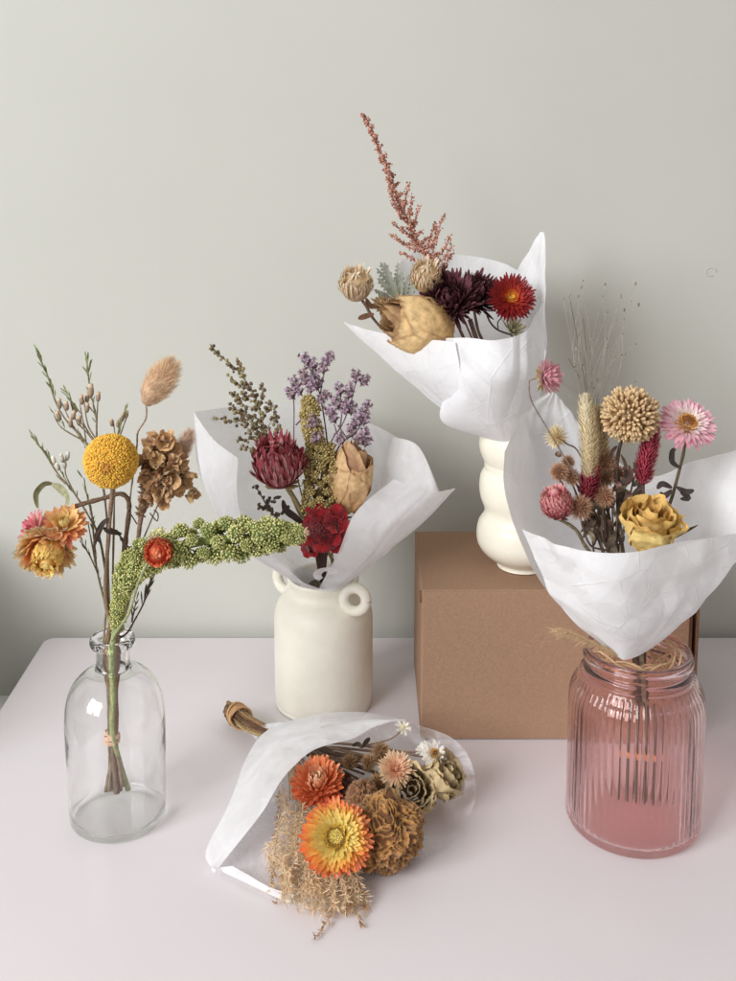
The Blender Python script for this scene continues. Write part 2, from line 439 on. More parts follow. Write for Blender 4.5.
def leaf(mb, pp, W, c, rnd=R, curl=0, cup=.35):
    """thin leaf blade along a bent midrib"""
    pts = spline([q if isinstance(q, Vector) else P(*q) for q in pp], 5); n = len(pts); rows = []
    prev = None
    for i, p in enumerate(pts):
        t = i/(n-1); d = (pts[min(i+1, n-1)]-pts[max(i-1, 0)]).normalized()
        s = d.cross(V((math.sin(curl*t), -1, math.cos(curl*t)*.5))).normalized() if prev is None or True else prev
        nn = s.cross(d); w = W*.5*max(.05, math.sin(PI*min(1, (t*.93+.05)))**.7)
        cc = vary(c, .12)
        rows.append((mb.vert(p-s*w+nn*cup*w, cc), mb.vert(p, vary(cc, .1)), mb.vert(p+s*w+nn*cup*w, cc)))
    for a, b in zip(rows, rows[1:]):
        mb.f.append((a[0], a[1], b[1], b[0])); mb.f.append((a[1], a[2], b[2], b[1]))
def tri(x):
    f = x-math.floor(x); return 1-4*abs(f-.5)
DIRS = [(V((.8, .1, .6)).normalized(), 26), (V((-.7, .3, .6)).normalized(), 21), (V((.2, -.2, 1)).normalized(), 33), (V((1, .3, -.15)).normalized(), 17), (V((.4, .8, .5)).normalized(), 40)]
def crease(p, seed):
    h = 0
    for i, (d, f) in enumerate(DIRS):
        w = noise.noise(p*9+V((seed*1.3+i*5, 0, i)))
        m = max(0, .35+1.3*noise.noise(p*13+V((i*7, seed, 2.0*i))))
        h += m*tri(p.dot(d)*f*.8+w*1.2+seed*.37+i*.61)*(1.0 if i < 4 else .5)
    return h*.55
def sheet(mb, rows, nu=60, nv=50, amp=.002, seed=0, pleat=.002, col=(1, 1, 1), pf=7):
    rows = [[q if isinstance(q, Vector) else P(*q) for q in r] for r in rows]
    def along(pts, t):
        m = len(pts)-1; x = t*m; k = min(int(x), m-1); f = x-k
        return cr(pts[max(k-1, 0)], pts[k], pts[k+1], pts[min(k+2, m)], f)
    G = []
    for j in range(nv+1):
        v = j/nv; G.append([along([along(r, i/nu) for r in rows], v) for i in range(nu+1)])
    idx = []
    for j in range(nv+1):
        row = []
        for i in range(nu+1):
            a = G[j][min(i+1, nu)]-G[j][max(i-1, 0)]; b = G[min(j+1, nv)][i]-G[max(j-1, 0)][i]
            n = a.cross(b); n = n.normalized() if n.length > 1e-12 else V((0, -1, 0))
            u = i/nu; v = j/nv; p = G[j][i]
            e = min(1, v*2.5)
            dsp = amp*crease(p, seed)+amp*.2*noise.noise(p*30+V((seed, 0, 0)))
            dsp += pleat*(tri(u*pf*.5+noise.noise(V((u*pf*.6+seed, v*1.3, seed)))*1.3)*.5)*(.5+noise.noise(V((u*3, v*2, seed+4))))*(.5+.6*v)
            row.append(mb.vert(p+n*dsp*e, col))
        idx.append(row)
    for j in range(nv):
        for i in range(nu): mb.f.append((idx[j][i], idx[j][i+1], idx[j+1][i+1], idx[j+1][i]))
def lathe(mb, C, prof, seg=96, col=(1, 1, 1), ribs=0, ribamp=None, close=False):
    """prof: list of (radius, height); ribamp(i) = rib depth of profile point i"""
    rings = []
    for k, (r, z) in enumerate(prof):
        ra = ribamp(k) if ribamp else 0
        rings.append([mb.vert(C+V(((r+ra*(abs(math.cos(ribs*PI*i/seg))-.5))*math.cos(2*PI*i/seg), (r+ra*(abs(math.cos(ribs*PI*i/seg))-.5))*math.sin(2*PI*i/seg), z)), col) for i in range(seg)])
    for a, b in zip(rings, rings[1:]):
        for i in range(seg): mb.f.append((a[i], a[(i+1) % seg], b[(i+1) % seg], b[i]))
    return rings
def box(mb, lo, hi, col=(1, 1, 1), bev=0):
    x0, y0, z0 = lo; x1, y1, z1 = hi
    ids = [mb.vert(V(p), col) for p in [(x0, y0, z0), (x1, y0, z0), (x1, y1, z0), (x0, y1, z0), (x0, y0, z1), (x1, y0, z1), (x1, y1, z1), (x0, y1, z1)]]
    for f in [(0, 3, 2, 1), (4, 5, 6, 7), (0, 1, 5, 4), (1, 2, 6, 5), (2, 3, 7, 6), (3, 0, 4, 7)]:
        mb.f.append(tuple(ids[k] for k in f))
def bevel(o, w, seg=3):
    m = o.modifiers.new('edge', 'BEVEL'); m.width = w; m.segments = seg; m.limit_method = 'ANGLE'
    return o

def c_(h):
    """flower colour: dried petals are paler and duller than fresh ones"""
    c = hexc(h); L = .3*c[0]+.6*c[1]+.1*c[2]
    c = [1.2*(x*.91+L*.09)+.006 for x in c]; k = min(1, .86/max(c))
    return tuple(x*k for x in c)
def leaves(t, name, specs, mat='leaf'):
    for pp, W, c, cu in specs:
        mb = MB(); leaf(mb, pp, W, c, curl=cu); mb.build(name, mat, t)
# ================================================================== camera, light
cam = bpy.data.cameras.new('camera'); camo = bpy.data.objects.new('camera', cam); COL.objects.link(camo)
camo.location = (0, 0, H); camo.rotation_euler = (PI/2-PITCH, 0, 0)
cam.sensor_width = 36; cam.sensor_fit = 'AUTO'; cam.lens = F/981*36; cam.shift_y = -(490.5-CY)/981
cam.clip_start = .01; cam.clip_end = 50
sc.camera = camo
w = bpy.data.worlds.new('World'); sc.world = w; w.use_nodes = True
bg = w.node_tree.nodes['Background']; bg.inputs[0].default_value = (1, .955, .90, 1); bg.inputs[1].default_value = .46
def area(name, loc, target, sx, sy, power, col):
    l = bpy.data.lights.new(name, 'AREA'); l.shape = 'RECTANGLE'; l.size = sx; l.size_y = sy; l.energy = power; l.color = col
    o = bpy.data.objects.new(name, l); COL.objects.link(o); o.location = loc
    o.rotation_euler = (V(target)-V(loc)).to_track_quat('-Z', 'Y').to_euler(); return o
# a tall window, two casements side by side, to the left and a little in front
for k, off in enumerate((-.40, .40)):
    d = V((-.68, -.73, 0)); s = V((-.73, .68, 0))
    area('window_light', V((0, .9, 0))+d*2.6+s*off+V((0, 0, 1.38)), V((0, .9, 0))+s*off*.2+V((0, 0, .12)), .70, 1.35, 42, (.985, .99, 1))
sc.view_settings.view_transform = 'Standard'; sc.view_settings.look = 'None'; sc.view_settings.exposure = 0
sc.cycles.max_bounces = 32; sc.cycles.transmission_bounces = 32; sc.cycles.transparent_max_bounces = 16
sc.cycles.diffuse_bounces = 4; sc.cycles.sample_clamp_indirect = 15; sc.cycles.blur_glossy = .1
sc.cycles.use_denoising = True

# ================================================================== setting
WALLY = 1.152
mb = MB(); box(mb, (-4, WALLY, -.74), (4, WALLY+.1, 2.6)); tag(mb.build('wall', 'wall', smooth=False), kind='structure')
mb = MB(); box(mb, (-4, -2.2, -.76), (4, WALLY, -.74)); tag(mb.build('floor', 'floor', smooth=False), kind='structure')
TX = PZ(48, 634, 0).x; TB = PZ(200, 637.5, 0).y
t = thing('table', 'pale lilac white tabletop pushed against the wall, carrying every vase', 'table', (.4, .75, -.74))
mb = MB()
r = .012; prof = []
x0, x1, y0, y1 = TX, 1.25, .42, TB
for (cx, cy, a0) in ((x1-r, y1-r, 0), (x0+r, y1-r, 90), (x0+r, y0+r, 180), (x1-r, y0+r, 270)):
    for k in range(7):
        a = math.radians(a0+15*k); prof.append((cx+r*math.cos(a), cy+r*math.sin(a)))
lo = [mb.vert(V((x, y, -.022)), (1, 1, 1)) for x, y in prof]; hi = [mb.vert(V((x, y, 0)), (1, 1, 1)) for x, y in prof]
n = len(prof)
mb.f.append(tuple(hi)); mb.f.append(tuple(reversed(lo)))
for i in range(n): mb.f.append((lo[i], lo[(i+1) % n], hi[(i+1) % n], hi[i]))
bevel(mb.build('tabletop', 'table', t, smooth=False), .0015)
for x in (x0+.16, x1-.05):
    for y in (y0+.05, y1-.05):
        mb = MB(); box(mb, (x-.02, y-.02, -.74), (x+.02, y+.02, -.022)); bevel(mb.build('leg', 'white', t, smooth=False), .003)
# high white chair left of the table: only the rim of its seat is in the picture, an unseen back is added to shade the wall
sp = PZ(-60, 800, -.05)
t = thing('chair', 'white chair whose rounded seat edge shows at the far left below the tabletop', 'chair', (sp.x, sp.y, -.74))
mb = MB(); sr = (PZ(-60, 800, -.05)-PZ(-8, 693, -.05)).length
lathe(mb, V((sp.x, sp.y, .048)), [(0.001, -.14), (sr*.9, -.14), (sr, -.13), (sr, -.108), (sr*.985, -.10), (sr*.8, -.098), (.001, -.098)], 96); mb.build('seat', 'white', t)
for k in range(4):
    a = PI/4+k*PI/2; q = V((sp.x+sr*.6*math.cos(a), sp.y+sr*.6*math.sin(a), -.093)); e = V((sp.x+sr*.8*math.cos(a), sp.y+sr*.8*math.sin(a), -.74))
    mb = MB(); tube(mb, [q, e], .014, (1, 1, 1), 12); mb.build('leg', 'white', t)
mb = MB(); bx = min(sp.x-.02, -.46)
box(mb, (bx-.02, sp.y-.12, -.07), (bx, 1.12, .15)); o = mb.build('added_shade_back', 'white', t, smooth=False); bevel(o, .009)

# ================================================================== cardboard box
BX0 = PZ(420.5, 739, 0).x; BX1 = PZ(686, 741, 0).x; BY0 = PZ(420, 739, 0).y
BH = P(420, 590, BY0).z; BY1 = PZ(424, 531, BH).y
t = thing('cardboard_box', 'plain brown cardboard box standing behind the pink jar, with the wavy vase on top', 'box', ((BX0+BX1)/2, (BY0+BY1)/2, 0))
mb = MB(); box(mb, (BX0, BY0, .0008), (BX1, BY1, BH)); bevel(mb.build('body', 'kraft', t, smooth=False), .0016)
mb = MB(); box(mb, (BX0+.001, BY0-.0016, .001), (BX1-.001, BY0-.0002, BH-.0009)); bevel(mb.build('front_panel', 'kraft', t, smooth=False), .0006)
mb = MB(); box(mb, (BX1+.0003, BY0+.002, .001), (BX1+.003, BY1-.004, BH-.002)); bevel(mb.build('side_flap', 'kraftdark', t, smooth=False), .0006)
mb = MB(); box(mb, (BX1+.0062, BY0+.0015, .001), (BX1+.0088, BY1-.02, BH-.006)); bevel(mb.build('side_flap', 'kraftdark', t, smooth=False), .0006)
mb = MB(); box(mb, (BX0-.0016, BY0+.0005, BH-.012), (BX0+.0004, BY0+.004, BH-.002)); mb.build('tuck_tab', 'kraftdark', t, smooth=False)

def arc(cx, cz, r, a0, a1, n):
    return [(cx+r*math.cos(math.radians(a0+(a1-a0)*k/n)), cz+r*math.sin(math.radians(a0+(a1-a0)*k/n))) for k in range(n+1)]
def smoothprof(pr, n=5):
    pts = spline([V((a, 0, b)) for a, b in pr], n); return [(max(p.x, .0004), p.z) for p in pts]

# ================================================================== white vase with ring handles
VB = PZ(324, 701, 0); VBY = VB.y
tv = thing('ceramic_vase', 'tall matte white vase with two ring handles, middle of the table behind the lying bouquet', 'vase', VB, 'white ceramic vases')
s_ = S(VBY, 650); rb = 49*s_
prof = [(.0005, .0008), (rb*.90, .0008), (rb*.955, .004), (rb*.985, .010), (rb, .02), (rb, .05), (rb, .083), (rb*.985, .093), (rb*.93, .1015), (rb*.83, .108), (rb*.74, .112), (rb*.695, .1155), (rb*.69, .119), (rb*.71, .1225), (rb*.725, .1255), (rb*.71, .1278), (rb*.67, .128), (rb*.63, .125), (rb*.61, .115), (rb*.8, .10), (rb*.92, .08), (rb*.92, .02), (rb*.5, .006), (.0005, .006)]
mb = MB(); lathe(mb, VB, smoothprof(prof, 4), 96); mb.build('body', 'ceramic', tv)
fz = math.radians(-14)
for sg, c in ((1, P(355, 599.5, VBY-rb*.74)), (-1, P(285, 578.5, VBY+rb*.42))):
    d = V((math.cos(fz if sg > 0 else fz-.5), math.sin(fz if sg > 0 else fz-.5), 0))
    mb = MB(); pts = [c+d*(.0106*math.cos(a))+V((0, 0, .0112*math.sin(a))) for a in [2*PI*k/40 for k in range(41)]]
    tube(mb, pts, .0050, (1, 1, 1), 16, cap=False); mb.build('handle', 'ceramic', tv)

# ================================================================== wavy vase on the box
VC = PZ(522, 566, BH); VCY = VC.y
tc_ = thing('ceramic_vase', 'short wavy white vase standing on top of the cardboard box', 'vase', VC, 'white ceramic vases')
prof = [(.0005, .0006), (.0215, .0006), (.0228, .002), (.0235, .005), (.030, .0095), (.0375, .016), (.0422, .024), (.0432, .033), (.0415, .043), (.0368, .0505), (.0362, .057), (.0398, .067), (.0412, .077), (.0402, .088), (.0364, .095), (.0354, .0985), (.039, .106), (.0418, .116), (.0405, .128), (.034, .137), (.0285, .142), (.0275, .146), (.0255, .146), (.0245, .141), (.033, .13), (.037, .11), (.035, .06), (.036, .03), (.02, .01), (.0005, .008)]
mb = MB(); lathe(mb, VC+V((0, 0, .0003)), smoothprof(prof, 4), 96); mb.build('body', 'ceramic2', tc_)

# ================================================================== clear apothecary bottle
BB = PZ(118.5, 816, 0); s_ = S(BB.y, 800)
def zb(y): return P(118, y, BB.y).z
R0 = 47.5*s_; RW = 49.5*S(BB.y, 715)
ZS = zb(711); ZN = zb(668); ZT = zb(637)
rn = 16.5*S(BB.y, 660); rl = 22.3*S(BB.y, 640)
outer = [(.0005, .0012), (R0*.55, .0008), (R0*.90, .0003), (R0*.95, .0009), (R0*.985, .003), (R0*.995, .009), (R0*1.0, .02), (R0*1.01, .04), (RW*.995, .06), (RW, ZS-.012), (RW*.99, ZS+.001), (RW*.94, ZS+.0125), (RW*.83, ZS+.0225), (RW*.66, ZS+.030), (RW*.48, ZS+.0345), (rn*1.12, ZS+.0375), (rn*1.0, ZN+.004), (rn*.99, ZT-.011), (rn*1.02, ZT-.0085), (rl*.93, ZT-.0072), (rl, ZT-.005), (rl, ZT-.002), (rl*.95, ZT), (rl*.80, ZT+.0004), (rn*.78, ZT-.002)]
inner = [(rn*.76, ZT-.008), (rn*.78, ZN), (rn*.9, ZS+.035), (RW*.5, ZS+.0318), (RW*.66, ZS+.0272), (RW*.81, ZS+.020), (RW*.91, ZS+.011), (RW*.955, ZS), (RW*.965, ZS-.012), (R0*.965, .05), (R0*.96, .02), (R0*.95, .0095), (R0*.88, .0055), (R0*.6, .0045), (.0005, .0055)]
tb = thing('glass_bottle', 'clear glass apothecary bottle with narrow neck, leftmost vessel on the table', 'bottle', BB)
mb = MB(); lathe(mb, BB+V((0, 0, .0004)), smoothprof(outer+inner, 4), 128); mb.build('body', 'clear', tb)

# ================================================================== pink ribbed jar
JB = PZ(632, 820, 0); sj = S(JB.y, 800); RJ = 65.5*sj
def zj(y): return P(632, y, JB.y).z
ZT = zj(648); rn = 54*S(JB.y, 650); ZN = zj(670); ZS = zj(692)
outer = [(.0005, .0012), (RJ*.5, .0009), (RJ*.88, .0003), (RJ*.945, .0011), (RJ*.985, .0045), (RJ, .010), (RJ, .03), (RJ*1.0, .06), (RJ*1.005, ZS-.012), (RJ*.99, ZS), (RJ*.955, ZS+.006), (RJ*.90, ZS+.0105), (RJ*.85, ZN-.0015), (rn*.985, ZN), (rn*1.0, ZN+.0018), (rn*.99, ZN+.0045), (rn*.955, ZN+.006), (rn*.955, ZN+.0075), (rn*1.0, ZN+.0095), (rn*1.0, ZN+.013), (rn*.96, ZN+.0145), (rn*.955, ZT-.003), (rn*.955, ZT-.001), (rn*.93, ZT)]
no = len(outer)
inner = [(rn*.90, ZT-.001), (rn*.89, ZN+.004), (rn*.90, ZN-.001), (RJ*.80, ZN-.005), (RJ*.88, ZS+.005), (RJ*.93, ZS-.002), (RJ*.945, ZS-.015), (RJ*.945, .06), (RJ*.945, .02), (RJ*.93, .009), (RJ*.84, .0055), (RJ*.6, .0045), (.0005, .0055)]
pf = smoothprof(outer+inner, 5)
def ribamp(k):
    kk = k/5
    if kk < 3.5 or kk > 12: return 0
    return .0008*min(1, (kk-3.5)/1.2)*min(1, (12-kk)/1.0)
tj = thing('glass_jar', 'pink ribbed glass jar with a wide screw neck, at the right front', 'jar', JB)
mb = MB(); lathe(mb, JB+V((0, 0, .0004)), pf, 60*12, ribs=60, ribamp=ribamp); mb.build('body', 'pink', tj)
tj.rotation_euler.z = 0

# ================================================================== tissue wraps
YB = VBY
mb = MB()
D = YB-1.0
def q(l, dy): return [(a, b, c+dy) for a, b, c in l]
sheet(mb, [q(l, D) for l in [
    [(306, 588, .985), (308, 584, 1.005), (314, 580, 1.018), (324, 579, 1.022), (333, 580, 1.018), (340, 583, 1.005), (343, 588, .985)],
    [(240, 545, .965), (262, 532, 1.02), (290, 524, 1.055), (325, 520, 1.07), (360, 525, 1.055), (380, 538, 1.02), (387, 552, .97)],
    [(202, 480, .97), (235, 466, 1.04), (285, 460, 1.075), (335, 462, 1.08), (385, 478, 1.06), (410, 500, 1.02), (425, 520, .965)],
    [(194, 412, 1.0), (238, 406, 1.065), (288, 403, 1.09), (340, 412, 1.095), (388, 432, 1.075), (424, 458, 1.03), (442, 500, .985)]]], 90, 70, .0012, 1, .0015)
sheet(mb, [q(l, D) for l in [
    [(306, 589, .972), (316, 590, .965), (326, 590, .96)],
    [(239, 545, .962), (252, 552, .94), (300, 580, .935)],
    [(203, 482, .965), (222, 498, .943), (243, 520, .93)],
    [(194, 412, .998), (214, 440, .97), (238, 458, .945)]]], 50, 70, .0008, 2, .0012)
sheet(mb, [q(l, D) for l in [
    [(318, 590, .962), (332, 592, .958), (343, 588, .966)],
    [(338, 553, .925), (368, 560, .93), (389, 551, .962)],
    [(356, 512, .925), (392, 524, .925), (426, 520, .958)],
    [(394, 479, .955), (428, 492, .955), (455, 488, .985)]]], 60, 70, .0009, 3, .0018)
# the tall corner standing up behind the right flap, and the rolled lip at the front
sheet(mb, [q(l, D) for l in [
    [(375, 560, .975), (385, 555, .972), (392, 548, .97)],
    [(380, 500, 1.0), (405, 505, .985), (430, 512, .967)],
    [(388, 455, 1.02), (415, 470, .995), (437, 497, .972)],
    [(393, 437, 1.03), (420, 448, 1.0), (440, 499, .975)]]], 40, 50, .001, 4, .002)
c0 = P(326, 571, .925+D); c1 = P(322, 586, .945+D)
sheet(mb, [[c0+V((math.cos(a)*.0085*k, -math.sin(a)*.006*k, math.sin(a)*.0065*k))*1.0+(c1-c0)*(a/7)*.6 for k in (.35, .8, 1.25)] for a in [x*.7 for x in range(-2, 7)]], 16, 60, .0003, 5, .0003)
tag(mb.build('tissue_paper', 'tissue_b'), 'white tissue wrap spreading from the tall vase with ring handles', 'wrapping paper', 'white tissue paper wraps')

mb = MB(); D = VCY-.996
sheet(mb, [q(l, D) for l in [
    [(482, 437, .985), (492, 440, .972), (508, 444, .965), (522, 442, .970), (531, 434, .985)],
    [(441, 420, .97), (468, 419, .950), (500, 422, .940), (525, 416, .950), (539, 402, .975)],
    [(449, 380, .955), (472, 378, .922), (502, 378, .908), (532, 370, .925), (545, 355, .975)],
    [(446, 338, .955), (470, 338, .927), (497, 340, .918), (526, 330, .935), (543, 300, .985)]]], 120, 100, .0020, 11, .002)
sheet(mb, [q(l, D) for l in [
    [(484, 434, .985), (490, 436, .975), (497, 438, .967)],
    [(441, 407, .973), (458, 412, .960), (472, 415, .95)],
    [(393, 368, .982), (425, 378, .955), (462, 378, .935)],
    [(343, 322, .99), (392, 335, .962), (455, 342, .938)]]], 60, 60, .0012, 12, .002)
sheet(mb, [q(l, D) for l in [
    [(492, 444, .99), (500, 440, 1.01), (512, 440, 1.02), (522, 440, 1.01), (530, 438, .99)],
    [(441, 405, .985), (455, 390, 1.03), (485, 385, 1.05), (520, 385, 1.035), (541, 392, .985)],
    [(400, 350, .99), (425, 325, 1.045), (470, 320, 1.075), (520, 320, 1.06), (546, 340, .995)],
    [(380, 318, 1.0), (408, 255, 1.045), (455, 254, 1.085), (505, 264, 1.08), (544, 290, 1.01)]]], 80, 70, .0015, 13, .003)
sheet(mb, [q(l, D) for l in [
    [(505, 340, 1.05), (530, 345, 1.02), (545, 350, .985)],
    [(508, 300, 1.065), (530, 297, 1.03), (544.5, 302, .985)],
    [(518, 268, 1.06), (534, 264, 1.03), (546, 262, 1.0)],
    [(537, 237, 1.035), (540, 232, 1.03), (543.5, 233, 1.02)]]], 40, 50, .0012, 14, .002)
tag(mb.build('tissue_paper', 'tissue'), 'crisp white tissue wrap with a pointed corner, in the wavy vase on the box', 'wrapping paper', 'white tissue paper wraps')

mb = MB(); D = JB.y-.824
sheet(mb, [q(l, D) for l in [
    [(606, 647, .80), (612, 642, .835), (625, 640, .85), (640, 640, .85), (655, 642, .835), (662, 640, .80)],
    [(541, 582, .80), (568, 572, .855), (610, 565, .885), (660, 565, .885), (700, 573, .85), (722, 578, .80)],
    [(507, 500, .80), (532, 485, .865), (585, 480, .905), (645, 488, .905), (705, 505, .86), (765, 520, .79)],
    [(505, 452, .82), (528, 412, .875), (572, 418, .905), (640, 475, .915), (700, 459, .88), (775, 440, .80)]]], 120, 90, .0016, 21, .002)
sheet(mb, [q(l, D) for l in [
    [(560, 560, .87), (580, 560, .88), (600, 560, .885)],
    [(530, 480, .87), (560, 480, .893), (600, 490, .90)],
    [(531, 412, .878), (556, 425, .895), (590, 445, .903)],
    [(547, 393, .885), (556, 394, .888), (574, 417, .9)]]], 30, 40, .001, 22, .002)
sheet(mb, [q(l, D) for l in [
    [(610, 652, .80), (618, 657, .793), (625, 660, .79), (638, 656, .793), (652, 648, .80)],
    [(558, 606, .79), (590, 622, .765), (628, 626, .755), (665, 619, .765), (694, 613, .79)],
    [(537, 562, .79), (578, 575, .75), (620, 580, .738), (668, 575, .75), (728, 572, .785)],
    [(522, 529, .795), (562, 544, .752), (610, 553, .735), (668, 545, .745), (750, 532, .785)]]], 140, 110, .0020, 23, .0015)
tag(mb.build('tissue_paper', 'tissue'), 'white tissue wrap in the mouth of the pink ribbed jar', 'wrapping paper', 'white tissue paper wraps')

# lying bouquet
mb = MB()
N0 = [(258, 737, .010), (262, 738, .004), (268, 742, .003), (275, 741, .004), (279, 738, .010), (279, 734, .016), (277, 730, .022), (274, 727, .024)]
RM = [(214, 868, .003), (288, 903, .002), (345, 884, .002), (400, 868, .003), (452, 840, .008), (476, 790, .028), (452, 738, .048), (362, 713, .050)]
def mid(t, dz): return [PZ(a[0]*(1-t)+b[0]*t, a[1]*(1-t)+b[1]*t, max(.0015, a[2]*(1-t)+b[2]*t+dz)) for a, b in zip(N0, RM)]
sheet(mb, [mid(0, 0), mid(.35, -.003), mid(.7, -.004), mid(1, 0)], 120, 70, .0008, 31, .0012)
for v in mb.v: v.z = max(v.z, .0012)
t_ = thing('tissue_paper', 'white tissue wrap of the bouquet lying flat on the table', 'wrapping paper', PZ(330, 800, 0), 'white tissue paper wraps')
mb.build('back_sheet', 'sheer', t_)
mb = MB()
OE = [(213, 868, .003), (206, 851, .004), (229, 804, .014), (247, 757, .020), (268, 730, .030), (314, 715, .044), (361, 712, .052), (402, 719, .052)]
IE = [(218, 871, .006), (218, 868, .008), (261, 812, .034), (289, 771, .048), (314, 750, .054), (351, 739, .058), (374, 727, .058), (404, 721, .054)]
def lerp3(t, dz): return [PZ(a[0]*(1-t)+b[0]*t, a[1]*(1-t)+b[1]*t, a[2]*(1-t)+b[2]*t+dz) for a, b in zip(OE, IE)]
sheet(mb, [lerp3(0, 0), lerp3(.33, .004), lerp3(.66, .004), lerp3(1, 0)], 140, 60, .0014, 33, .0015)
# hem folded up along the front edge
HM = [(214, 868, .004), (240, 880, .004), (265, 892, .004), (288, 903, .003)]
HI = [(232, 866, .012), (250, 876, .010), (270, 887, .009), (294, 895, .006)]
sheet(mb, [[PZ(*a) for a in HM], [PZ(*b) for b in HI]], 30, 6, .0004, 35, .0004)
# gathered neck
ne = []
for k, (px, py, z) in enumerate([(250, 726, .012), (257, 731, .012), (265, 734, .014), (276, 737, .018), (296, 742, .024)]):
    c = PZ(px, py, z); rr = [.009, .012, .010, .014, .019][k]
    ne.append([c+V((math.cos(a)*rr*.5, -math.cos(a)*rr*.8, math.sin(a)*rr*.75+.0)) for a in [2*PI*i/10 for i in range(11)]])
sheet(mb, ne, 60, 40, .0022, 36, .004, pf=14)
for v in mb.v: v.z = max(v.z, .0014)
mb.build('front_flap', 'tissue_f', t_)
# ================================================================== flowers
STEMB = c_('6b5440'); STEMD = c_('4a3a30'); STEMG = c_('8f9468'); STEMP = c_('7c6450')
def flower(name, label, cat, base, group=None):
    return thing(name, label, cat, base, group)
def head_stem(t, pts, r, col, r1=None, jit=.12, name='stem'):
    mb = MB(); stem(mb, pts, r, col, jit=jit, r1=r1); return mb.build(name, 'stem', t)

# ---------------------------------------------------------------- A. clear bottle
YA = BB.y
def bot(px, py, dy=0): return P(px, py, YA+dy)
NK = [bot(111, 640), bot(112, 690), bot(112.5, 735)]
def down(k, ex, ey=790):
    """the lower end of a stem: through the neck, the tie and out to the foot of the bottle"""
    a = k*1.9; o = V((math.cos(a)*.0034, math.sin(a)*.0034, 0))
    if k in (10, 11): o = V((.001*(k-10)+.001, -.0052, 0))
    return [NK[0]+o*1.6, NK[1]+o, NK[2]+o*.8, bot(ex, ey, .006*math.sin(a))]

t = flower('billy_button', 'round yellow billy button in the clear bottle', 'flower', bot(118, 790))
C = bot(111, 461, -.02); sA = S(YA, 461)
mb = MB(); Rb = 26.5*sA
blob(mb, C, Rb*.93, c_('d79a08'), 2)
for d in fib(1700):
    d = (d+V((R.uniform(-.035, .035), R.uniform(-.035, .035), R.uniform(-.035, .035)))).normalized(); k = 1+.03*noise.noise(d*5)
    if d.y < -.35 and math.hypot(d.x-.05, d.z+.0) < .22: cc = c_('b67c12')
    else: cc = mix(c_('f8c81e'), c_('ecb20c'), R.random())
    blob(mb, C+d*Rb*(.955*k+R.uniform(-.01, .015)), Rb*.047*R.uniform(.8, 1.2), vary(cc, .12), 0, d, 1.3)
mb.build('head', 'velvet', t)
head_stem(t, [C+V((0, .004, -Rb*.9)), bot(109, 530, -.016), bot(106, 600, -.008)]+down(0, 106), .0017, STEMP)

def bunny_tail(label, base, tip, wd, stempts, n=2600, cols=('d6b896', 'eed8b8')):
    t = flower('bunny_tail', label, 'dried grass', stempts[-1], 'bunny tail grasses')
    mb = MB(); ax = (tip-base); L = ax.length; a = ax.normalized(); u, w = frame(a)
    pts = [base+ax*(i/8) for i in range(9)]
    prof = [wd*.5*math.sin(PI*min(1, (i/8)*.86+.10))**.75*.72 for i in range(9)]
    tube(mb, pts, prof, c_(cols[0]), 14)
    for i in range(n):
        s = R.random()**.9; th = R.uniform(0, 2*PI); rad = u*math.cos(th)+w*math.sin(th)
        r = wd*.5*math.sin(PI*(s*.86+.10))**.75
        p = base+ax*s+rad*r*.55
        d = (a*1.0+rad*(1.0-.6*s)).normalized()
        hair(mb, p, p+d*R.uniform(.18, .34)*L*(.7+.3*math.sin(PI*s)), .0003, vary(c_(cols[0]), .12), vary(c_(cols[1]), .12), R.uniform(-.1, .1))
    mb.build('head', 'hair', t)
    head_stem(t, stempts, .0007, c_('8d7a68'), jit=.2)
bunny_tail('fluffy tan bunny tail grass rising highest on the right of the clear bottle bunch', bot(146, 403, .0), bot(172, 364, -.004), 36*sA,
           [bot(146, 402), bot(146, 418), bot(138, 432), bot(137, 445, .01), bot(134, 470, .012), bot(130, 500, .012), bot(125, 560, .008)]+down(1, 119, 788))
bunny_tail('pale bunny tail grass mostly hidden behind the brown cockscomb', bot(178, 462, .022), bot(190, 432, .02), 17*S(YA+.02, 440),
           [bot(178, 461, .022), bot(160, 500, .02), bot(135, 560, .012)]+down(2, 121, 788), 900, ('cbb09c', 'dccabb'))

t = flower('cockscomb', 'curled brown cockscomb bloom beside the yellow billy button in the clear bottle', 'flower', bot(121, 790))
mb = MB(); BR = (c_('8a6238'), c_('c9a272'))
lobes = [(152, 442, 0, 13, (-.3, -.6, .8)), (165, 441, -.004, 13, (.2, -.6, .8)), (172, 452, .004, 13, (.6, -.6, .6)), (180, 464, 0, 14, (.8, -.6, .4)),
        (158, 460, -.008, 14, (-.1, -1, .3)), (170, 472, -.010, 14, (.4, -1, .2)), (186, 478, 0, 12, (.9, -.5, .0)), (150, 478, -.006, 13, (-.5, -.8, .1)), (160, 488, -.012, 14, (0, -1, -.1)),
        (142, 462, .004, 10, (-.8, -.4, .1)), (176, 488, -.004, 13, (.6, -.8, -.4)), (189, 495, 0, 11, (.7, -.4, -.6)), (148, 494, -.006, 10, (-.4, -.8, -.3)), (163, 500, -.004, 9, (.3, -.8, -.5)), (176, 462, -.010, 9, (.3, -1, .6)), (150, 452, -.010, 9, (-.3, -1, .5)), (166, 481, -.014, 8, (.1, -1, -.5))]
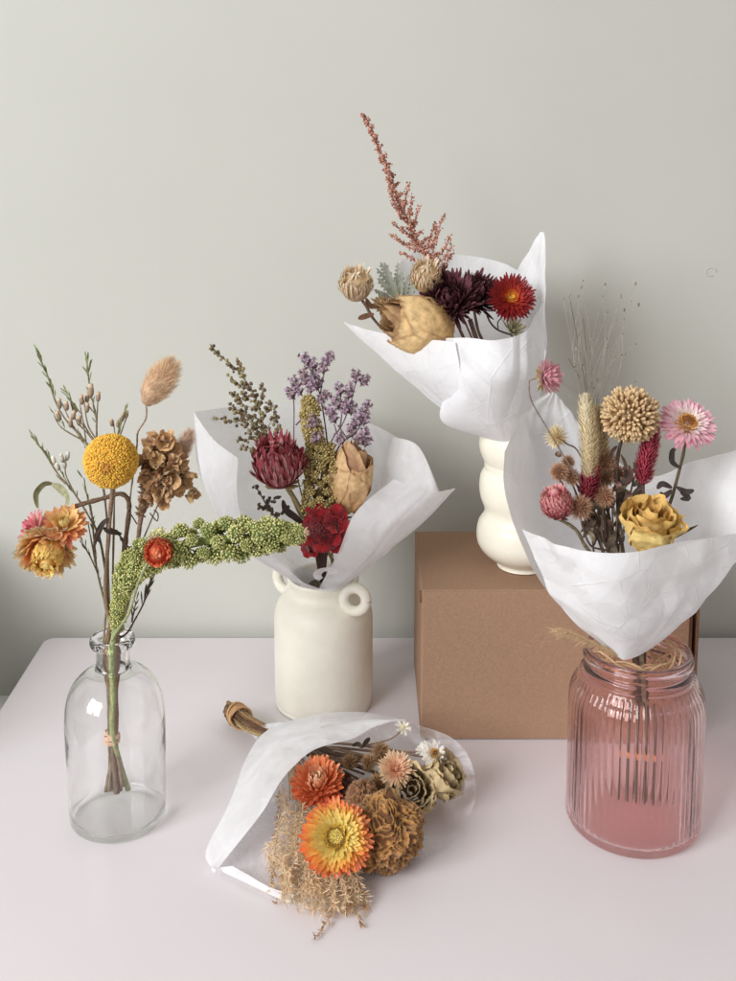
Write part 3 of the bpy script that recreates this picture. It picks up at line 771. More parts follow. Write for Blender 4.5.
for i, (px, py, dy, r, ax) in enumerate(lobes):
    c = bot(px, py, dy)
    for j in range(3):
        ruffle(mb, c+V((R.uniform(-1, 1), R.uniform(-1, 1), R.uniform(-1, 1)))*.002, V(ax)+V((R.uniform(-.5, .5), R.uniform(-.2, .4), R.uniform(-.5, .5))), r*sA*R.uniform(.55, .85), R.choice([2, 3, 4, 5]), R.uniform(.28, .42), vary(BR[0], .2), vary(BR[1], .15), seed=i*1.7+j, cone=R.uniform(.1, .9), thick=.0014)
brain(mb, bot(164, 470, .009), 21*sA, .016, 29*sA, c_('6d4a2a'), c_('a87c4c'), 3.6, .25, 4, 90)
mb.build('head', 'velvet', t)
mb = MB()
for i in range(170):
    s = R.random(); p0 = bot(141+R.uniform(-3, 3)*s+6*s, 516-34*s, R.uniform(-.004, .004)); d = V((R.uniform(-1, 1)*.7+.15, R.uniform(-1, .5), R.uniform(.0, 1))).normalized()
    petal(mb, p0, d, V((0, -1, 0)), R.uniform(5, 11)*sA, 2.6*sA, .5, .3, vary(c_('8a6b52'), .2), vary(c_('b59a78'), .2), 3)
mb.build('bract', 'papery', t)
head_stem(t, [bot(148, 500, .0), bot(141, 518), bot(137, 548, .004), bot(128, 600, .006)]+down(3, 122, 786), .0018, c_('8a6c5c'))
mb = MB(); stem(mb, [(150, 513, YA-.005), (157, 521, YA-.008), (158, 514, YA-.01), (154, 510, YA-.01)], .0005, STEMD); mb.build('tendril', 'stem', t)

# wax flower twigs with needle leaves and buds
def needle(mb, p, d, L, c):
    petal(mb, p, d, V((R.uniform(-1, 1), -1, R.uniform(-.4, .4))), L, L*.16, R.uniform(-.3, .3), .3, vary(c, .15), vary(mix(c, c_('6d7a55'), .5), .15), 4, .9)
def bud(mb, p, d, k=1.0, white=False):
    L = 8.5*sA*k
    blob(mb, p+d*L*.45, L*.30, vary(c_('8b7a62'), .15), 1, d, 1.9, c_('a08a78') if not white else c_('d9d6cb'))
    blob(mb, p+d*L*.92, L*.26, vary(c_('c7ae92') if not white else c_('e0ded2'), .12), 1, d, 1.1)
def twig(name, label, main, sides, buds, needles, base=None, r=.0010, cols=('7d6f58', '77804f')):
    t = flower(name, label, 'sprig', main[-1] if isinstance(main[-1], Vector) else P(*main[-1]), 'wax flower twigs in the clear bottle')
    mb = MB(); stem(mb, main, r*.5, c_(cols[0]), r1=r*1.25, jit=.2)
    for s in sides: stem(mb, s, r*.42, c_(cols[0]), r1=r*.7, jit=.2)
    mb.build('stem', 'stem', t)
    if buds:
        mb = MB()
        for b in buds:
            p = P(*b[:3]); bud(mb, p, V((b[3], R.uniform(-.2, .2), b[4])).normalized(), b[5] if len(b) > 5 else 1, len(b) > 6)
        mb.build('bud', 'leaf', t)
    mb = MB()
    for (x0, y0, x1, y1, n, L) in needles:
        for i in range(n):
            s = (i+.5)/n; a = P(x0+(x1-x0)*s, y0+(y1-y0)*s, YA+.01)
            dr = (P(x0, y0, YA+.01)-P(x1, y1, YA+.01)).normalized(); sd = V((R.uniform(-.45, .45), R.uniform(-.4, .4), R.uniform(-.1, .3)))
            needle(mb, a, (dr+sd).normalized(), L*sA*R.uniform(.8, 1.2), c_(cols[1]))
    mb.build('leaf', 'leaf', t)
y = YA+.01
twig('wax_flower', 'tallest wax flower twig, forked with many tan buds, left of the yellow ball', [(37, 354, y), (47, 374, y), (55, 400, y), (66, 420, y), (84, 440, y), (98, 462, y), (107, 520, y), (109, 600, y)]+down(4, 112, 789),
     [[(54, 415, y), (62, 428, y), (84, 441, y)], [(70, 398, y), (76, 420, y), (90, 436, y+.002), (98, 450, y)], [(62, 403, y), (72, 424, y), (84, 440, y)], [(76, 420, y-.003), (83, 425, y-.003), (86, 441, y)], [(87, 362, y), (90, 390, y), (96, 415, y), (97, 440, y), (104, 470, y)], [(98, 398, y+.004), (97, 425, y+.004), (97, 445, y)], [(84, 400, y), (88, 425, y), (97, 440, y)], [(80, 404, y-.004), (84, 424, y), (94, 440, y)]],
     [(60, 408, y, -.1, 1), (67, 410, y-.003, 0, 1), (60, 420, y, -.3, 1), (73, 419, y, .2, 1), (71, 427, y-.003, 0, 1), (82, 404, y, 0, 1), (87, 412, y-.003, .1, 1), (91, 396, y, 0, 1, 1.3), (98, 401, y, .1, 1), (79, 425, y, .1, 1), (76, 412, y+.003, -.2, 1), (87, 402, y+.004, .1, 1)],
     [(38, 352, 56, 398, 20, 10), (87, 358, 90, 385, 12, 11), (52, 410, 66, 430, 7, 8), (66, 392, 82, 415, 10, 10), (90, 392, 97, 425, 10, 9), (80, 436, 90, 452, 6, 9)])
twig('wax_flower', 'wax flower twig with small grey buds reaching to the left behind the yellow ball', [(32, 436, y), (44, 452, y), (58, 474, y), (72, 490, y), (88, 515, y), (100, 540, y), (107, 590, y)]+down(5, 110, 790),
     [[(66, 462, y), (66, 475, y), (76, 496, y)], [(56, 475, y), (66, 484, y)], [(84, 478, y), (88, 500, y), (96, 530, y)]],
     [(55, 464, y, -.2, 1, .9, 1), (63, 462, y-.003, -.2, 1, .9, 1), (67, 460, y, .2, 1, .9, 1), (65, 468, y, 0, 1, .9, 1), (59, 470, y-.003, -.3, 1, .8, 1)],
     [(33, 436, 54, 466, 20, 9), (60, 470, 78, 500, 10, 8), (82, 475, 94, 522, 8, 9)])
twig('wax_flower', 'short wax flower twig with green needle leaves at mid height left of the bottle stems', [(92, 520, y-.01), (94, 540, y-.01), (97, 570, y-.01), (104, 600, y-.005)]+down(6, 109, 790),
     [[(80, 540, y-.012), (90, 556, y-.012), (98, 574, y-.01)], [(88, 522, y-.01), (95, 560, y-.01)]], [], [(92, 520, 97, 556, 16, 10), (80, 536, 92, 560, 12, 8), (96, 560, 103, 600, 8, 9)])
twig('wax_flower', 'wax flower twig with a few buds just above the yellow billy button', [(124, 412, y+.006), (120, 425, y+.006), (116, 450, y+.006), (114, 520, y+.004), (113, 600, y)]+down(7, 114, 790),
     [[(113, 420, y+.006), (116, 440, y+.006)], [(128, 414, y+.006), (119, 438, y+.006)]],
     [(112, 426, y+.004, -.1, 1, .8), (122, 421, y+.004, .2, 1, .9), (118, 427, y+.004, 0, 1, .8), (126, 418, y+.002, .2, 1, .8)],
     [(126, 408, 118, 436, 14, 8)])
twig('wax_flower', 'thin leafy twig leaning right just above the bottle neck', [(152, 578, y-.004), (146, 598, y-.004), (136, 618, y-.004), (124, 636, y-.004)]+down(8, 121, 789),
     [[(136, 602, y-.006), (132, 622, y-.005)]], [], [(153, 575, 142, 606, 12, 15), (137, 598, 131, 622, 7, 10)], cols=('5e4c42', '5d5548'))
for k, (a, b, c) in enumerate([((98, 556), (104, 566), (112, 585)), ((99, 540), (108, 552), (113, 580)), ((109, 506), (113, 560), (114, 600))]):
    pass

# faded strawflower spray hanging to the left
t = flower('strawflower', 'drooping strawflower stem with three faded pink and cream blooms bending left from the clear bottle', 'flower', bot(117, 792), 'strawflowers')
mb = MB()
stem(mb, [(58, 513, YA-.012), (80, 505, YA-.012), (105, 498, YA-.004), (121, 494, YA), (129, 503, YA), (127, 530, YA), (121, 570, YA), (114, 610, YA)]+down(9, 117, 792),     .0017, STEMB, r1=.0024, jit=.2)
stem(mb, [(66, 511, YA-.012), (58, 520, YA-.02), (47, 528, YA-.022), (46, 540, YA-.022)], .0006, c_('8a7a5a'))
stem(mb, [(95, 543, YA-.02), (100, 530, YA-.02), (108, 529, YA-.015), (118, 533, YA-.01), (125, 545, YA-.008), (132, 548, YA-.008)], .0011, STEMD, jit=.5)
stem(mb, [(123, 540, YA-.008), (131, 552, YA-.012), (139, 552, YA-.012)], .0005, STEMD)
stem(mb, [(127, 508, YA), (132, 516, YA-.004), (137, 524, YA)], .0005, STEMD)
mb.build('stem', 'stem', t)
leaves(t, 'leaf', [([(38, 508, YA-.02), (36, 494, YA-.018), (44, 484, YA-.016), (54, 484, YA-.012)], 6*sA, c_('6e6e4a'), 2),
 ([(52, 484, YA-.014), (62, 489, YA-.014), (69, 498, YA-.016), (66, 507, YA-.014)], 9*sA, c_('9a9b78'), -2),
 ([(101, 543, YA-.02), (98, 535, YA-.02), (103, 524, YA-.018), (109, 518, YA-.018)], 6*sA, c_('38302a'), 0),
 ([(104, 530, YA-.02), (112, 532, YA-.018), (122, 534, YA-.012)], 5*sA, c_('3d332b'), 0),
 ([(12, 553, YA-.026), (22, 555, YA-.03), (32, 552, YA-.03)], 2.5*sA, c_('5f5a48'), 0)])
CR, OR, YL, PK = c_('f3dfae'), c_('d98a56'), c_('f5d469'), c_('c8656e')
mb = MB(); bracts(mb, bot(36, 531, -.018), V((-.35, -.25, .25)), 23*sA, [(20, 100, .95, .26, .1, c_('e7c1a0'), c_('cf7b86')), (18, 78, .95, .24, .25, c_('e9b9a5'), c_('c9606f')), (14, 55, .8, .22, .4, c_('dd8f92'), c_('c4586a')), (10, 30, .6, .2, .6, c_('a8524a'), c_('c9606f'))]); mb.build('bloom', 'papery', t)
mb = MB(); bracts(mb, bot(65, 527, -.024), V((.15, -.55, .75)), 25*sA, [(22, 98, .95, .28, .4, c_('cc6a44'), c_('e09a70')), (20, 80, .95, .26, .6, c_('dc8a50'), c_('f0bc80')), (16, 60, .85, .26, .6, c_('eab368'), c_('f0cf8a')), (12, 38, .75, .25, .9, c_('f2d272'), c_('f6e4a0')), (9, 15, .6, .22, 1.0, c_('f2cf66'), c_('f8eab0'))]); mb.build('bloom', 'papery', t)
mb = MB(); ax_ = V((.05, -.85, -.35)); cc_ = bot(47, 546, -.026)
bracts(mb, cc_, ax_, 35*sA, [(32, 114, .92, .22, .9, c_('eec487'), c_('faf0d0')), (32, 102, .97, .22, 1.0, c_('edb868'), c_('faecc8')), (30, 90, .98, .22, 1.0, c_('e8a452'), c_('f8e0aa')), (28, 78, .92, .22, 1.1, c_('dc8040'), c_('f2bc74')), (24, 64, .78, .22, 1.2, c_('cc6a36'), c_('e89a58'))])
scale_ball(mb, bot(49, 553, -.034), ax_, 18*sA, 230, .55, .24, c_('f0b63c'), c_('fbe88c'), lo=-.3, out=.12, core=c_('d99a36'))
mb.build('bloom', 'papery', t)

t = flower('strawflower', 'small tight orange strawflower lying over the green millet spray', 'flower', bot(126, 788), 'strawflowers')
mb = MB(); CO = bot(158, 552, -.028)
scale_ball(mb, CO+V((0, .002, 0)), V((.1, -.95, .2)), 16.5*sA, 190, .42, .26, c_('c8481c'), c_('e8834e'), lo=-.2, out=.25, core=c_('b53c16'))
scale_ball(mb, CO+V((.0005, -.001, .0005)), V((.1, -.95, .2)), 14*sA, 60, .3, .2, c_('d8682c'), c_('f2b070'), lo=.86, out=.5)
mb.build('bloom', 'papery', t)
mb = MB(); bracts(mb, CO+V((0, .012, .003)), V((.1, -.4, .9)), 17*sA, [(16, 75, .9, .3, .4, c_('b9b48a'), c_('dcd6b8'))]); mb.build('sepal', 'papery', t)
head_stem(t, [CO+V((0, .012, 0)), bot(146, 566, -.03), bot(136, 590, -.026), bot(128, 615, -.018)]+down(10, 127, 788), .0011, c_('8c9268'), r1=.0014)

t = flower('millet_spray', 'thick green seed spray arching right from the clear bottle in front of the white tissue', 'dried grass', bot(127, 788))
mb = MB()
path = spline([bot(117, 628), bot(119, 606, -.010), bot(123, 588, -.012), bot(131, 570, -.014), bot(147, 556, -.012), bot(172, 548, -.010), bot(205, 541, -.008), bot(240, 539, -.008), bot(272, 536, -.006), bot(300, 533, -.004)], 12)
tube(mb, path, .0035, c_('7d8a48'), 8)
GR = [c_('a0a256'), c_('b8b86c'), c_('969a50'), c_('c6c684')]
nC = 96
for i in range(nC):
    s = i/(nC-1); x = s*(len(path)-1); k = min(int(x), len(path)-2); p = path[k].lerp(path[k+1], x-k); a = (path[k+1]-path[k]).normalized(); u, w_ = frame(a)
    wd = (6.0+ (11.5*min(1, max(0, (s-.18)/.30)))) * (1 if s < .82 else 1-.45*(s-.82)/.18)
    wd *= 1+.34*noise.noise(V((s*11, 3.3, 0)))
    th = i*2.399; rad = u*math.cos(th)+w_*math.sin(th)
    cr_ = 8.6*sA*(.70+.30*min(1, s*3))*R.uniform(.7, 1.25); c = p+rad*(wd*sA-cr_*.42)*R.uniform(.8, 1.05)
    base = GR[0] if s < .35 else R.choice(GR[:3])
    blob(mb, c, cr_*.74, vary(c_('66733a'), .1), 1)
    for d in fib(100):
        if d.dot(rad) < -.45: continue
        d = (d+V((R.uniform(-.12, .12), R.uniform(-.12, .12), R.uniform(-.12, .12)))).normalized()
        cc = vary(mix(base, R.choice([c_('dcdaa0'), c_('b4b468'), c_('c6c580')]), R.random()), .14)
        blob(mb, c+d*cr_*R.uniform(.78, 1.02), cr_*.115*R.uniform(.8, 1.2), cc, 0, d, 1.3)
mb.build('seed_cluster', 'bead', t)
mb = MB(); bracts(mb, bot(303, 532, -.006), V((1, -.3, 0)), 11*sA, [(8, 60, .7, .3, .4, c_('cfae8c'), c_('dfc4a6')), (6, 25, .7, .25, .3, c_('cfae8c'), c_('e2ceb4'))]); mb.build('tip', 'papery', t)
head_stem(t, [bot(118, 618, -.003)]+down(11, 128, 788), .0022, c_('8c9460'))

def band(label, C, r, cols, turns=4, wd=.0007, h=.006, tilt=.2, group='bands tying stem bundles', name='rubber_band', mat='band', ax=V((0, 0, 1))):
    mb = MB(); u, w_ = frame(ax)
    for k in range(turns):
        off = (k-(turns-1)/2)*h/turns; ph = R.uniform(0, 6)
        pts = []
        for i in range(25):
            a = 2*PI*i/24
            pts.append(C+u*math.cos(a)*r*(1+.06*math.sin(3*a+ph))+w_*math.sin(a)*r*(1+.06*math.cos(2*a+ph))+ax*(off+tilt*r*math.sin(a+ph)))
        tube(mb, pts, wd, vary(cols, .08), 8, cap=False, jit=.1)
    o = mb.build(name, mat); tag(o, label, 'rubber band', group); return o
band('tan rubber band round the stems inside the clear bottle', bot(112, 737), .0056, c_('d2a98c'), 5, .0009, .0085, .35)

# ---------------------------------------------------------------- B. tall ceramic vase
YV = VBY; D = YV-1.0
def vb(px, py, dy=0): return P(px, py, YV+dy)
sB = S(YV, 480)
def downB(k):
    a = k*2.1; return [vb(326, 560)+V((math.cos(a)*.006, math.sin(a)*.006, 0)), vb(325, 590)+V((math.cos(a)*.006, math.sin(a)*.006, 0)), vb(324, 660)+V((math.cos(a)*.02, math.sin(a)*.02, 0))]
def panicle(name, label, cat, Y, stempts, branches, beadr, cols, stemcol, group=None, dens=.0032, nb=2, mat='bead', sr=.0006, spread=1.8, downp=None):
    t = flower(name, label, cat, downp[-1], group)
    ms = MB(); stem(ms, [(a, b, Y) for a, b in stempts]+downp, sr, stemcol, r1=sr*1.8, jit=.1)
    mb = MB()
    def beads(pts, r, taper=True):
        L = 0
        for a, b in zip(pts, pts[1:]):
            n = max(1, int((b-a).length/dens*1.0+R.random()))
            for i in range(n):
                for _ in range(nb):
                    p = a.lerp(b, (i+R.random())/n)
                    o = V((R.uniform(-1, 1), R.uniform(-1, 1), R.uniform(-1, 1))).normalized()
                    q_ = p+o*beadr*R.uniform(.8, spread*1.4)
                    stem(ms, [p, q_], beadr*.12, stemcol, 1, 0, sides=3)
                    blob(mb, q_, beadr*R.uniform(.7, 1.25), vary(R.choice(cols), .18), 1, o, R.uniform(.85, 1.1))
    for br in branches:
        dy = br[0]; pts = spline([P(a, b, Y+dy*(i/(len(br)-2)) ) for i, (a, b) in enumerate(br[1:])][::1], 4)
        tube(ms, pts, sr*.55, stemcol, 4, jit=.1); beads(pts, beadr)
    ms.build('stem', 'stem', t); mb.build('seed_cluster', mat, t)
    return t
AC = [c_('6f5f45'), c_('7f7450'), c_('5c4c3a'), c_('8c8058')]
mainA = [(210, 344), (218, 354), (228, 362), (240, 373), (250, 388), (257, 403), (262, 420), (267, 440), (273, 460), (288, 490), (310, 535)]
br = [[0]+mainA[:9]]
for (a, b, c, dy) in [((244, 378), (240, 366), (238, 360), 0), ((250, 388), (238, 385), (230, 377), .005), ((254, 396), (240, 398), (232, 392), .01), ((258, 404), (264, 396), (259, 384), -.004), ((258, 408), (246, 406), (235, 398), .01), ((262, 420), (246, 414), (234, 410), .008),
        ((264, 430), (244, 415), (228, 403), .012), ((265, 432), (274, 415), (272, 402), -.006), ((266, 436), (248, 424), (236, 420), .014), ((268, 442), (240, 424), (212, 418), .016), ((270, 448), (256, 440), (236, 440), .01), ((272, 452), (277, 432), (276, 412), -.008), ((272, 455), (256, 450), (240, 446), .0), ((274, 460), (262, 458), (252, 449), -.004), ((276, 462), (281, 446), (280, 432), -.01),
        ((268, 440), (256, 430), (250, 415), -.008), ((262, 418), (268, 410), (268, 404), -.008), ((258, 405), (246, 396), (243, 384), .006), ((270, 448), (258, 444), (247, 432), -.01)]:
    br.append([dy, a, b, c])
panicle('artemisia', 'tall sprig of tiny brown beads at the left of the tall vase bouquet', 'sprig', YV+.012, mainA, br, 1.75*sB, AC, c_('7a6b4e'), dens=.0042, nb=2, downp=downB(0), spread=1.7)
mainA2 = [(255, 485), (262, 497), (270, 510), (282, 524), (300, 545)]
panicle('artemisia', 'little sprig of dark brown beads low between the peony and the green spray', 'sprig', YV-.02, mainA2, [[0]+mainA2[:4], [.004, (266, 502), (274, 500), (278, 497)], [-.004, (272, 512), (262, 508), (258, 503)], [0, (276, 516), (284, 512), (288, 508)]], 1.6*sB, [c_('5b5038'), c_('4b4434')], c_('5a4d3c'), dens=.004, nb=2, downp=downB(1), spread=1.5)

t = flower('peony', 'crimson and pink dried peony left of centre in the tall vase', 'flower', downB(2)[-1])
CPn = vb(279, 468, -.030); mb = MB()
dk, md, lt = c_('6a1e26'), c_('9c404a'), c_('cf9c9a')
Rp = 26.5*sB
up = V((-.1, -.25, .95))
scale_ball(mb, CPn, up, Rp*.96, 260, .80, .15, mix(md, dk, .35), md, lo=-.75, out=.16, jit=.16, squash=.80, core=dk, seg=6)
scale_ball(mb, CPn, up, Rp*1.0, 190, .62, .12, lt, mix(lt, md, .6), lo=-.6, out=.2, jit=.2, squash=.82, seg=6)
for ox, oz, k in [(-.013, .006, 1), (.013, .009, 1), (-.003, .014, .8), (.004, .004, .9)]:
    bracts(mb, CPn+V((ox, -.004, oz)), V((ox*18, -.55, .8)), Rp*.62*k, [(12, 75, .9, .4, 1.2, dk, md), (12, 52, .9, .36, 1.0, md, c_('a8404c')), (9, 25, .85, .34, .8, dk, c_('8e2a38'))], .3, 6)
mb.build('bloom', 'rose', t)
mb = MB(); bracts(mb, CPn+V((.004, .0, -Rp*.55)), V((.1, -.1, -.9)), Rp*.8, [(9, 75, .8, .5, -.4, c_('8c7a52'), c_('b3a072'))], .2); mb.build('sepal', 'leaf', t)
head_stem(t, [CPn+V((.004, .004, -Rp*.6)), vb(298, 505, -.022), vb(310, 530, -.012)]+downB(2), .0022, c_('8a7a52'))

t = flower('sorghum', 'tall knobbly golden seed head in the middle of the tall vase bouquet', 'dried grass', downB(3)[-1])
mb = MB(); GO = [c_('bca868'), c_('a08c52'), c_('cbb87e'), c_('ad9a5e')]
path = spline([vb(309, 398, 0), vb(311, 425, -.004), vb(320, 452, -.010), vb(325, 475, -.014), vb(318, 500, -.014), vb(314, 512, -.012)], 10)
tube(mb, path, .004, c_('7d6c40'), 8)
for i in range(150):
    s = (i+.5)/150; x = s*(len(path)-1); k = min(int(x), len(path)-2); p = path[k].lerp(path[k+1], x-k); a = (path[k+1]-path[k]).normalized(); u, w_ = frame(a)
    wd = 8.5 if s < .34 else 8.5+(10*min(1, (s-.34)/.12)); wd *= (1 if s < .8 else 1-.5*(s-.8)/.2)*min(1, .4+s*6)
    th = i*2.399; rad = u*math.cos(th)+w_*math.sin(th); cr_ = 4.3*sB*R.uniform(.8, 1.2); c = p+rad*(wd*sB*R.uniform(.75, 1.15)-cr_*.4)
    blob(mb, c, cr_*.75, vary(c_('85733f'), .1), 1)
    for d in fib(24):
        if d.dot(rad) < -.5: continue
        d = (d+V((R.uniform(-.2, .2), R.uniform(-.2, .2), R.uniform(-.2, .2)))).normalized()
        blob(mb, c+d*cr_*R.uniform(.75, 1.0), cr_*.24*R.uniform(.8, 1.2), vary(R.choice(GO), .18), 0, d, 1.3)
mb.build('seed_cluster', 'bead', t)
head_stem(t, [vb(315, 508, -.012), vb(320, 540, -.006)]+downB(3), .0018, c_('8b7d50'))

t = flower('rose', 'tan dried rosebud standing upright at the right of the tall vase bouquet', 'flower', downB(4)[-1], 'dried roses')
mb = MB(); A = V((.18, -.12, 1)); C = vb(345, 507, -.010)
bulb_rose(mb, C, A, 22*sB, 66*sB, 17, c_('b98c58'), c_('dcb884'), c_('7e4032'), c_('8a5636'), .045, .70, 2, .10)
mb.build('bloom', 'rose', t)
leaves(t, 'sepal', [([vb(352, 500, -.02), vb(362, 484, -.02), vb(370, 478, -.016)], 4*sB, c_('8f6a44'), 0), ([vb(344, 504, -.02), vb(358, 502, -.02), vb(366, 494, -.02)], 3*sB, c_('5a4030'), 0)])
head_stem(t, [C, vb(338, 530, -.008)]+downB(4), .0022, c_('6a5038'))

t = flower('cockscomb', 'small deep red velvety cockscomb at the front of the tall vase bouquet', 'flower', downB(5)[-1])
mb = MB(); rd, rl = c_('5e0710'), c_('a4101f')
for i, (px, py, dy, r, ax, kk) in enumerate([(322, 531, -.045, 22, (0, -1, .45), 5), (312, 540, -.042, 17, (-.5, -.9, -.1), 4), (336, 520, -.044, 16, (.6, -.8, .5), 4), (335, 538, -.042, 16, (.6, -.9, -.1), 4), (320, 516, -.040, 16, (0, -.7, .9), 4), (306, 549, -.042, 10, (-.7, -.7, -.4), 3), (342, 526, -.040, 11, (.9, -.4, .1), 3)]):
    ruffle(mb, vb(px, py, dy+.006), V(ax), r*sB, kk, .16, rd, rl, seed=i*2.1, cone=.15, nth=64, nr=7)
for i in range(900):
    d = V((R.uniform(-1, 1), -R.uniform(.1, .5), R.uniform(-.8, .8))); 
    if d.x**2+(d.z/.8)**2 > 1: continue
    p = vb(322+d.x*20, 532-d.z*17, -.047+.012*(d.x**2+d.z**2))
    petal(mb, p, V((d.x*.6, -.6, d.z*.6+.3)), V((0, 0, 1)), 3.6*sB, 1.7*sB, .4, .2, rd, vary(rl, .2), 2)
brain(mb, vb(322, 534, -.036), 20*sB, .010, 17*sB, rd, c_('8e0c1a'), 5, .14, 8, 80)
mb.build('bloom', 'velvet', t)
mb = MB()
for k in range(5): stem(mb, [vb(314+k*3.5, 545, -.036), vb(318+k*1.8, 565, -.03), vb(320+k*1.2, 578, -.02)]+downB(5)[1:], .0013, c_('3a2420'))
mb.build('stem', 'stem', t)

LV = [c_('bfa4c2'), c_('b092ae'), c_('cdb8d6'), c_('9c8094')]
def limonium(label, clusters, stems, k):
    t = flower('statice', label, 'flower', downB(k)[-1], 'purple statice sprays')
    ms = MB()
    for s in stems: stem(ms, [vb(*q_) for q_ in s], .0005, c_('6a5560'), r1=.0008)
    stem(ms, [vb(*stems[0][-1])]+downB(k), .0009, c_('5d4a4a'))
    ms.build('stem', 'stem', t)
    for (px, py, dy, ang, L, n) in clusters:
        mb = MB()
        a = math.radians(ang); ax = V((math.sin(a), R.uniform(-.2, .1), math.cos(a))).normalized(); u, w_ = frame(ax); c = vb(px, py, dy)
        for i in range(n):
            s = (i+.5)/n; p = c+ax*(L*sB*(s-.6)); th = i*2.4; rad = u*math.cos(th)+w_*math.sin(th)
            d = (ax*.8+rad*.75).normalized(); hl = 5.6*sB
            cb = vary(R.choice([c_('8a6f74'), c_('9a7f80')]), .12); q_ = p+d*hl*.75
            tube(mb, [p, p+d*hl*.5, q_], [.0003, .0008, .0013], cb, 5)
            uu, ww = frame(d); cl = vary(R.choice(LV), .12)
            for j in range(5):
                b = 2*PI*j/5+R.random(); rr = uu*math.cos(b)+ww*math.sin(b)
                petal(mb, q_, (d*1.1+rr).normalized(), d, 3.8*sB*R.uniform(.8, 1.2), 2.6*sB, -.5, .2, cb, vary(mix(cl, c_('cdbcd4'), .35 if R.random() < .5 else 0), .1), 3, .9)
        mb.build('floret', 'papery', t)
limonium('purple statice spray above the golden seed head, left one of the two', [(307, 361, .0, -35, 13, 12), (313, 365, 0, -10, 10, 8), (327, 360, 0, 35, 14, 14), (324, 370, .002, 10, 10, 8), (305, 378, 0, -15, 16, 16), (311, 387, -.004, 0, 14, 14), (296, 384, 0, -30, 14, 12), (292, 395, 0, -35, 11, 10), (315, 375, .004, 10, 12, 10), (318, 385, .004, 10, 12, 10), (322, 398, .0, 50, 13, 12), (312, 424, -.012, 20, 12, 12), (316, 440, -.018, 10, 10, 8), (300, 392, 0, -30, 10, 8)],
         [[(306, 362, 0), (315, 380, 0), (321, 400, .004), (327, 440, .004), (332, 500, 0)], [(326, 364, 0), (321, 390, .004), (321, 402, .004)], [(292, 394, 0), (294, 405, .004), (294, 440, .004), (296, 470, .004), (308, 520, 0)], [(322, 402, 0), (311, 410, 0), (296, 425, .004)]], 6)
limonium('purple statice spray above the tan rosebud, right one of the two', [(356, 378, 0, 0, 12, 12), (363, 382, 0, 35, 10, 10), (340, 391, 0, -10, 12, 10), (349, 393, 0, 5, 14, 14), (337, 404, 0, -20, 13, 12), (345, 408, 0, 0, 14, 14), (352, 410, .004, 10, 12, 10), (364, 410, 0, 35, 14, 13), (334, 418, 0, -20, 12, 12), (356, 422, -.004, 15, 14, 12), (365, 420, 0, 10, 13, 12), (364, 436, -.006, 5, 13, 13), (352, 432, 0, -5, 12, 12), (341, 440, -.010, -20, 12, 12), (358, 442, -.010, 10, 10, 10), (366, 444, -.008, 15, 8, 8), (330, 412, .002, -20, 8, 7)],
         [[(356, 382, 0), (350, 405, 0), (342, 425, 0), (330, 446, 0), (326, 490, 0), (326, 530, 0)], [(340, 395, 0), (342, 410, 0), (340, 428, 0)], [(365, 415, 0), (356, 432, .002), (340, 445, .002), (330, 470, 0)], [(348, 440, -.004), (338, 425, 0)], [(334, 424, 0), (338, 440, 0), (332, 450, 0)]], 7)
# dark dried leaves low in the bunch
t = flower('dried_leaf', 'dark curled leaf pointing up between the peony and the red bloom', 'leaf', downB(8)[-1])
leaves(t, 'blade', [([vb(283, 500, -.03), vb(286, 510, -.03), (296, 518, YV-.03), (306, 528, YV-.028)], 7*sB, c_('32241f'), 0), ([vb(344, 508, -.02), vb(334, 512, -.03), (326, 520, YV-.03)], 8*sB, c_('4a3030'), 0), ([vb(352, 517, -.024), vb(340, 520, -.03), (330, 530, YV-.03)], 3*sB, c_('4a3a30'), 0)])
head_stem(t, [vb(306, 528, -.028), vb(316, 550, -.02)]+downB(8), .0012, STEMD)

# ---------------------------------------------------------------- C. wavy vase
YC = VCY
def vc(px, py, dy=0): return P(px, py, YC+dy)
sC = S(YC, 320)
def downC(k):
    a = k*2.1; o = V((math.cos(a)*.006, math.sin(a)*.006, 0)); return [vc(506, 430)+o, vc(516, 450)+o, vc(522, 520)+o*2]
AS = [c_('c69686'), c_('c08a78'), c_('b9836c'), c_('8f5a4a'), c_('9c6452')]
mainC = [(364, 116), (372, 133), (380, 152), (388, 172), (395, 192), (404, 212), (413, 232), (422, 248), (434, 262), (455, 300), (490, 380)]
br = [[0]+mainC[:9]]
for (x, y_, tx, ty) in [(390, 176, 383, 154), (395, 190, 387, 170), (399, 200, 388, 182), (402, 208, 408, 184), (404, 212, 390, 192), (407, 218, 412, 196), (410, 224, 392, 202), (413, 230, 420, 206), (415, 236, 392, 222), (416, 238, 408, 212), (420, 246, 391, 234), (420, 244, 400, 226), (426, 252, 444, 214), (424, 250, 436, 222), (430, 258, 436, 226), (432, 260, 450, 236), (436, 264, 452, 244), (434, 266, 400, 252), (428, 256, 410, 240), (440, 268, 454, 252), (424, 252, 396, 238)]:
    mx_, my_ = (x+tx)/2+R.uniform(-2, 2), (y_+ty)/2+3
    br.append([R.uniform(-.012, .012), (x, y_), (mx_, my_), (tx, ty)])
for i in range(36):
    s = i/36*9; k = int(s); f = s-k; x = mainC[k][0]*(1-f)+mainC[k+1][0]*f; y_ = mainC[k][1]*(1-f)+mainC[k+1][1]*f
    l = 1.5+6.5*i/36; sd = 1 if i % 2 else -1; br.append([R.uniform(-.006, .006), (x, y_), (x+sd*l*.5, y_-l*.35), (x+sd*l, y_-l*.8)])
panicle('astilbe', 'tall feathery rust pink plume rising above the wavy vase bouquet', 'flower', YC, mainC, br, .92*sC, AS, c_('8d6350'), dens=.0019, nb=4, downp=downC(0), spread=2.3, sr=.0006)

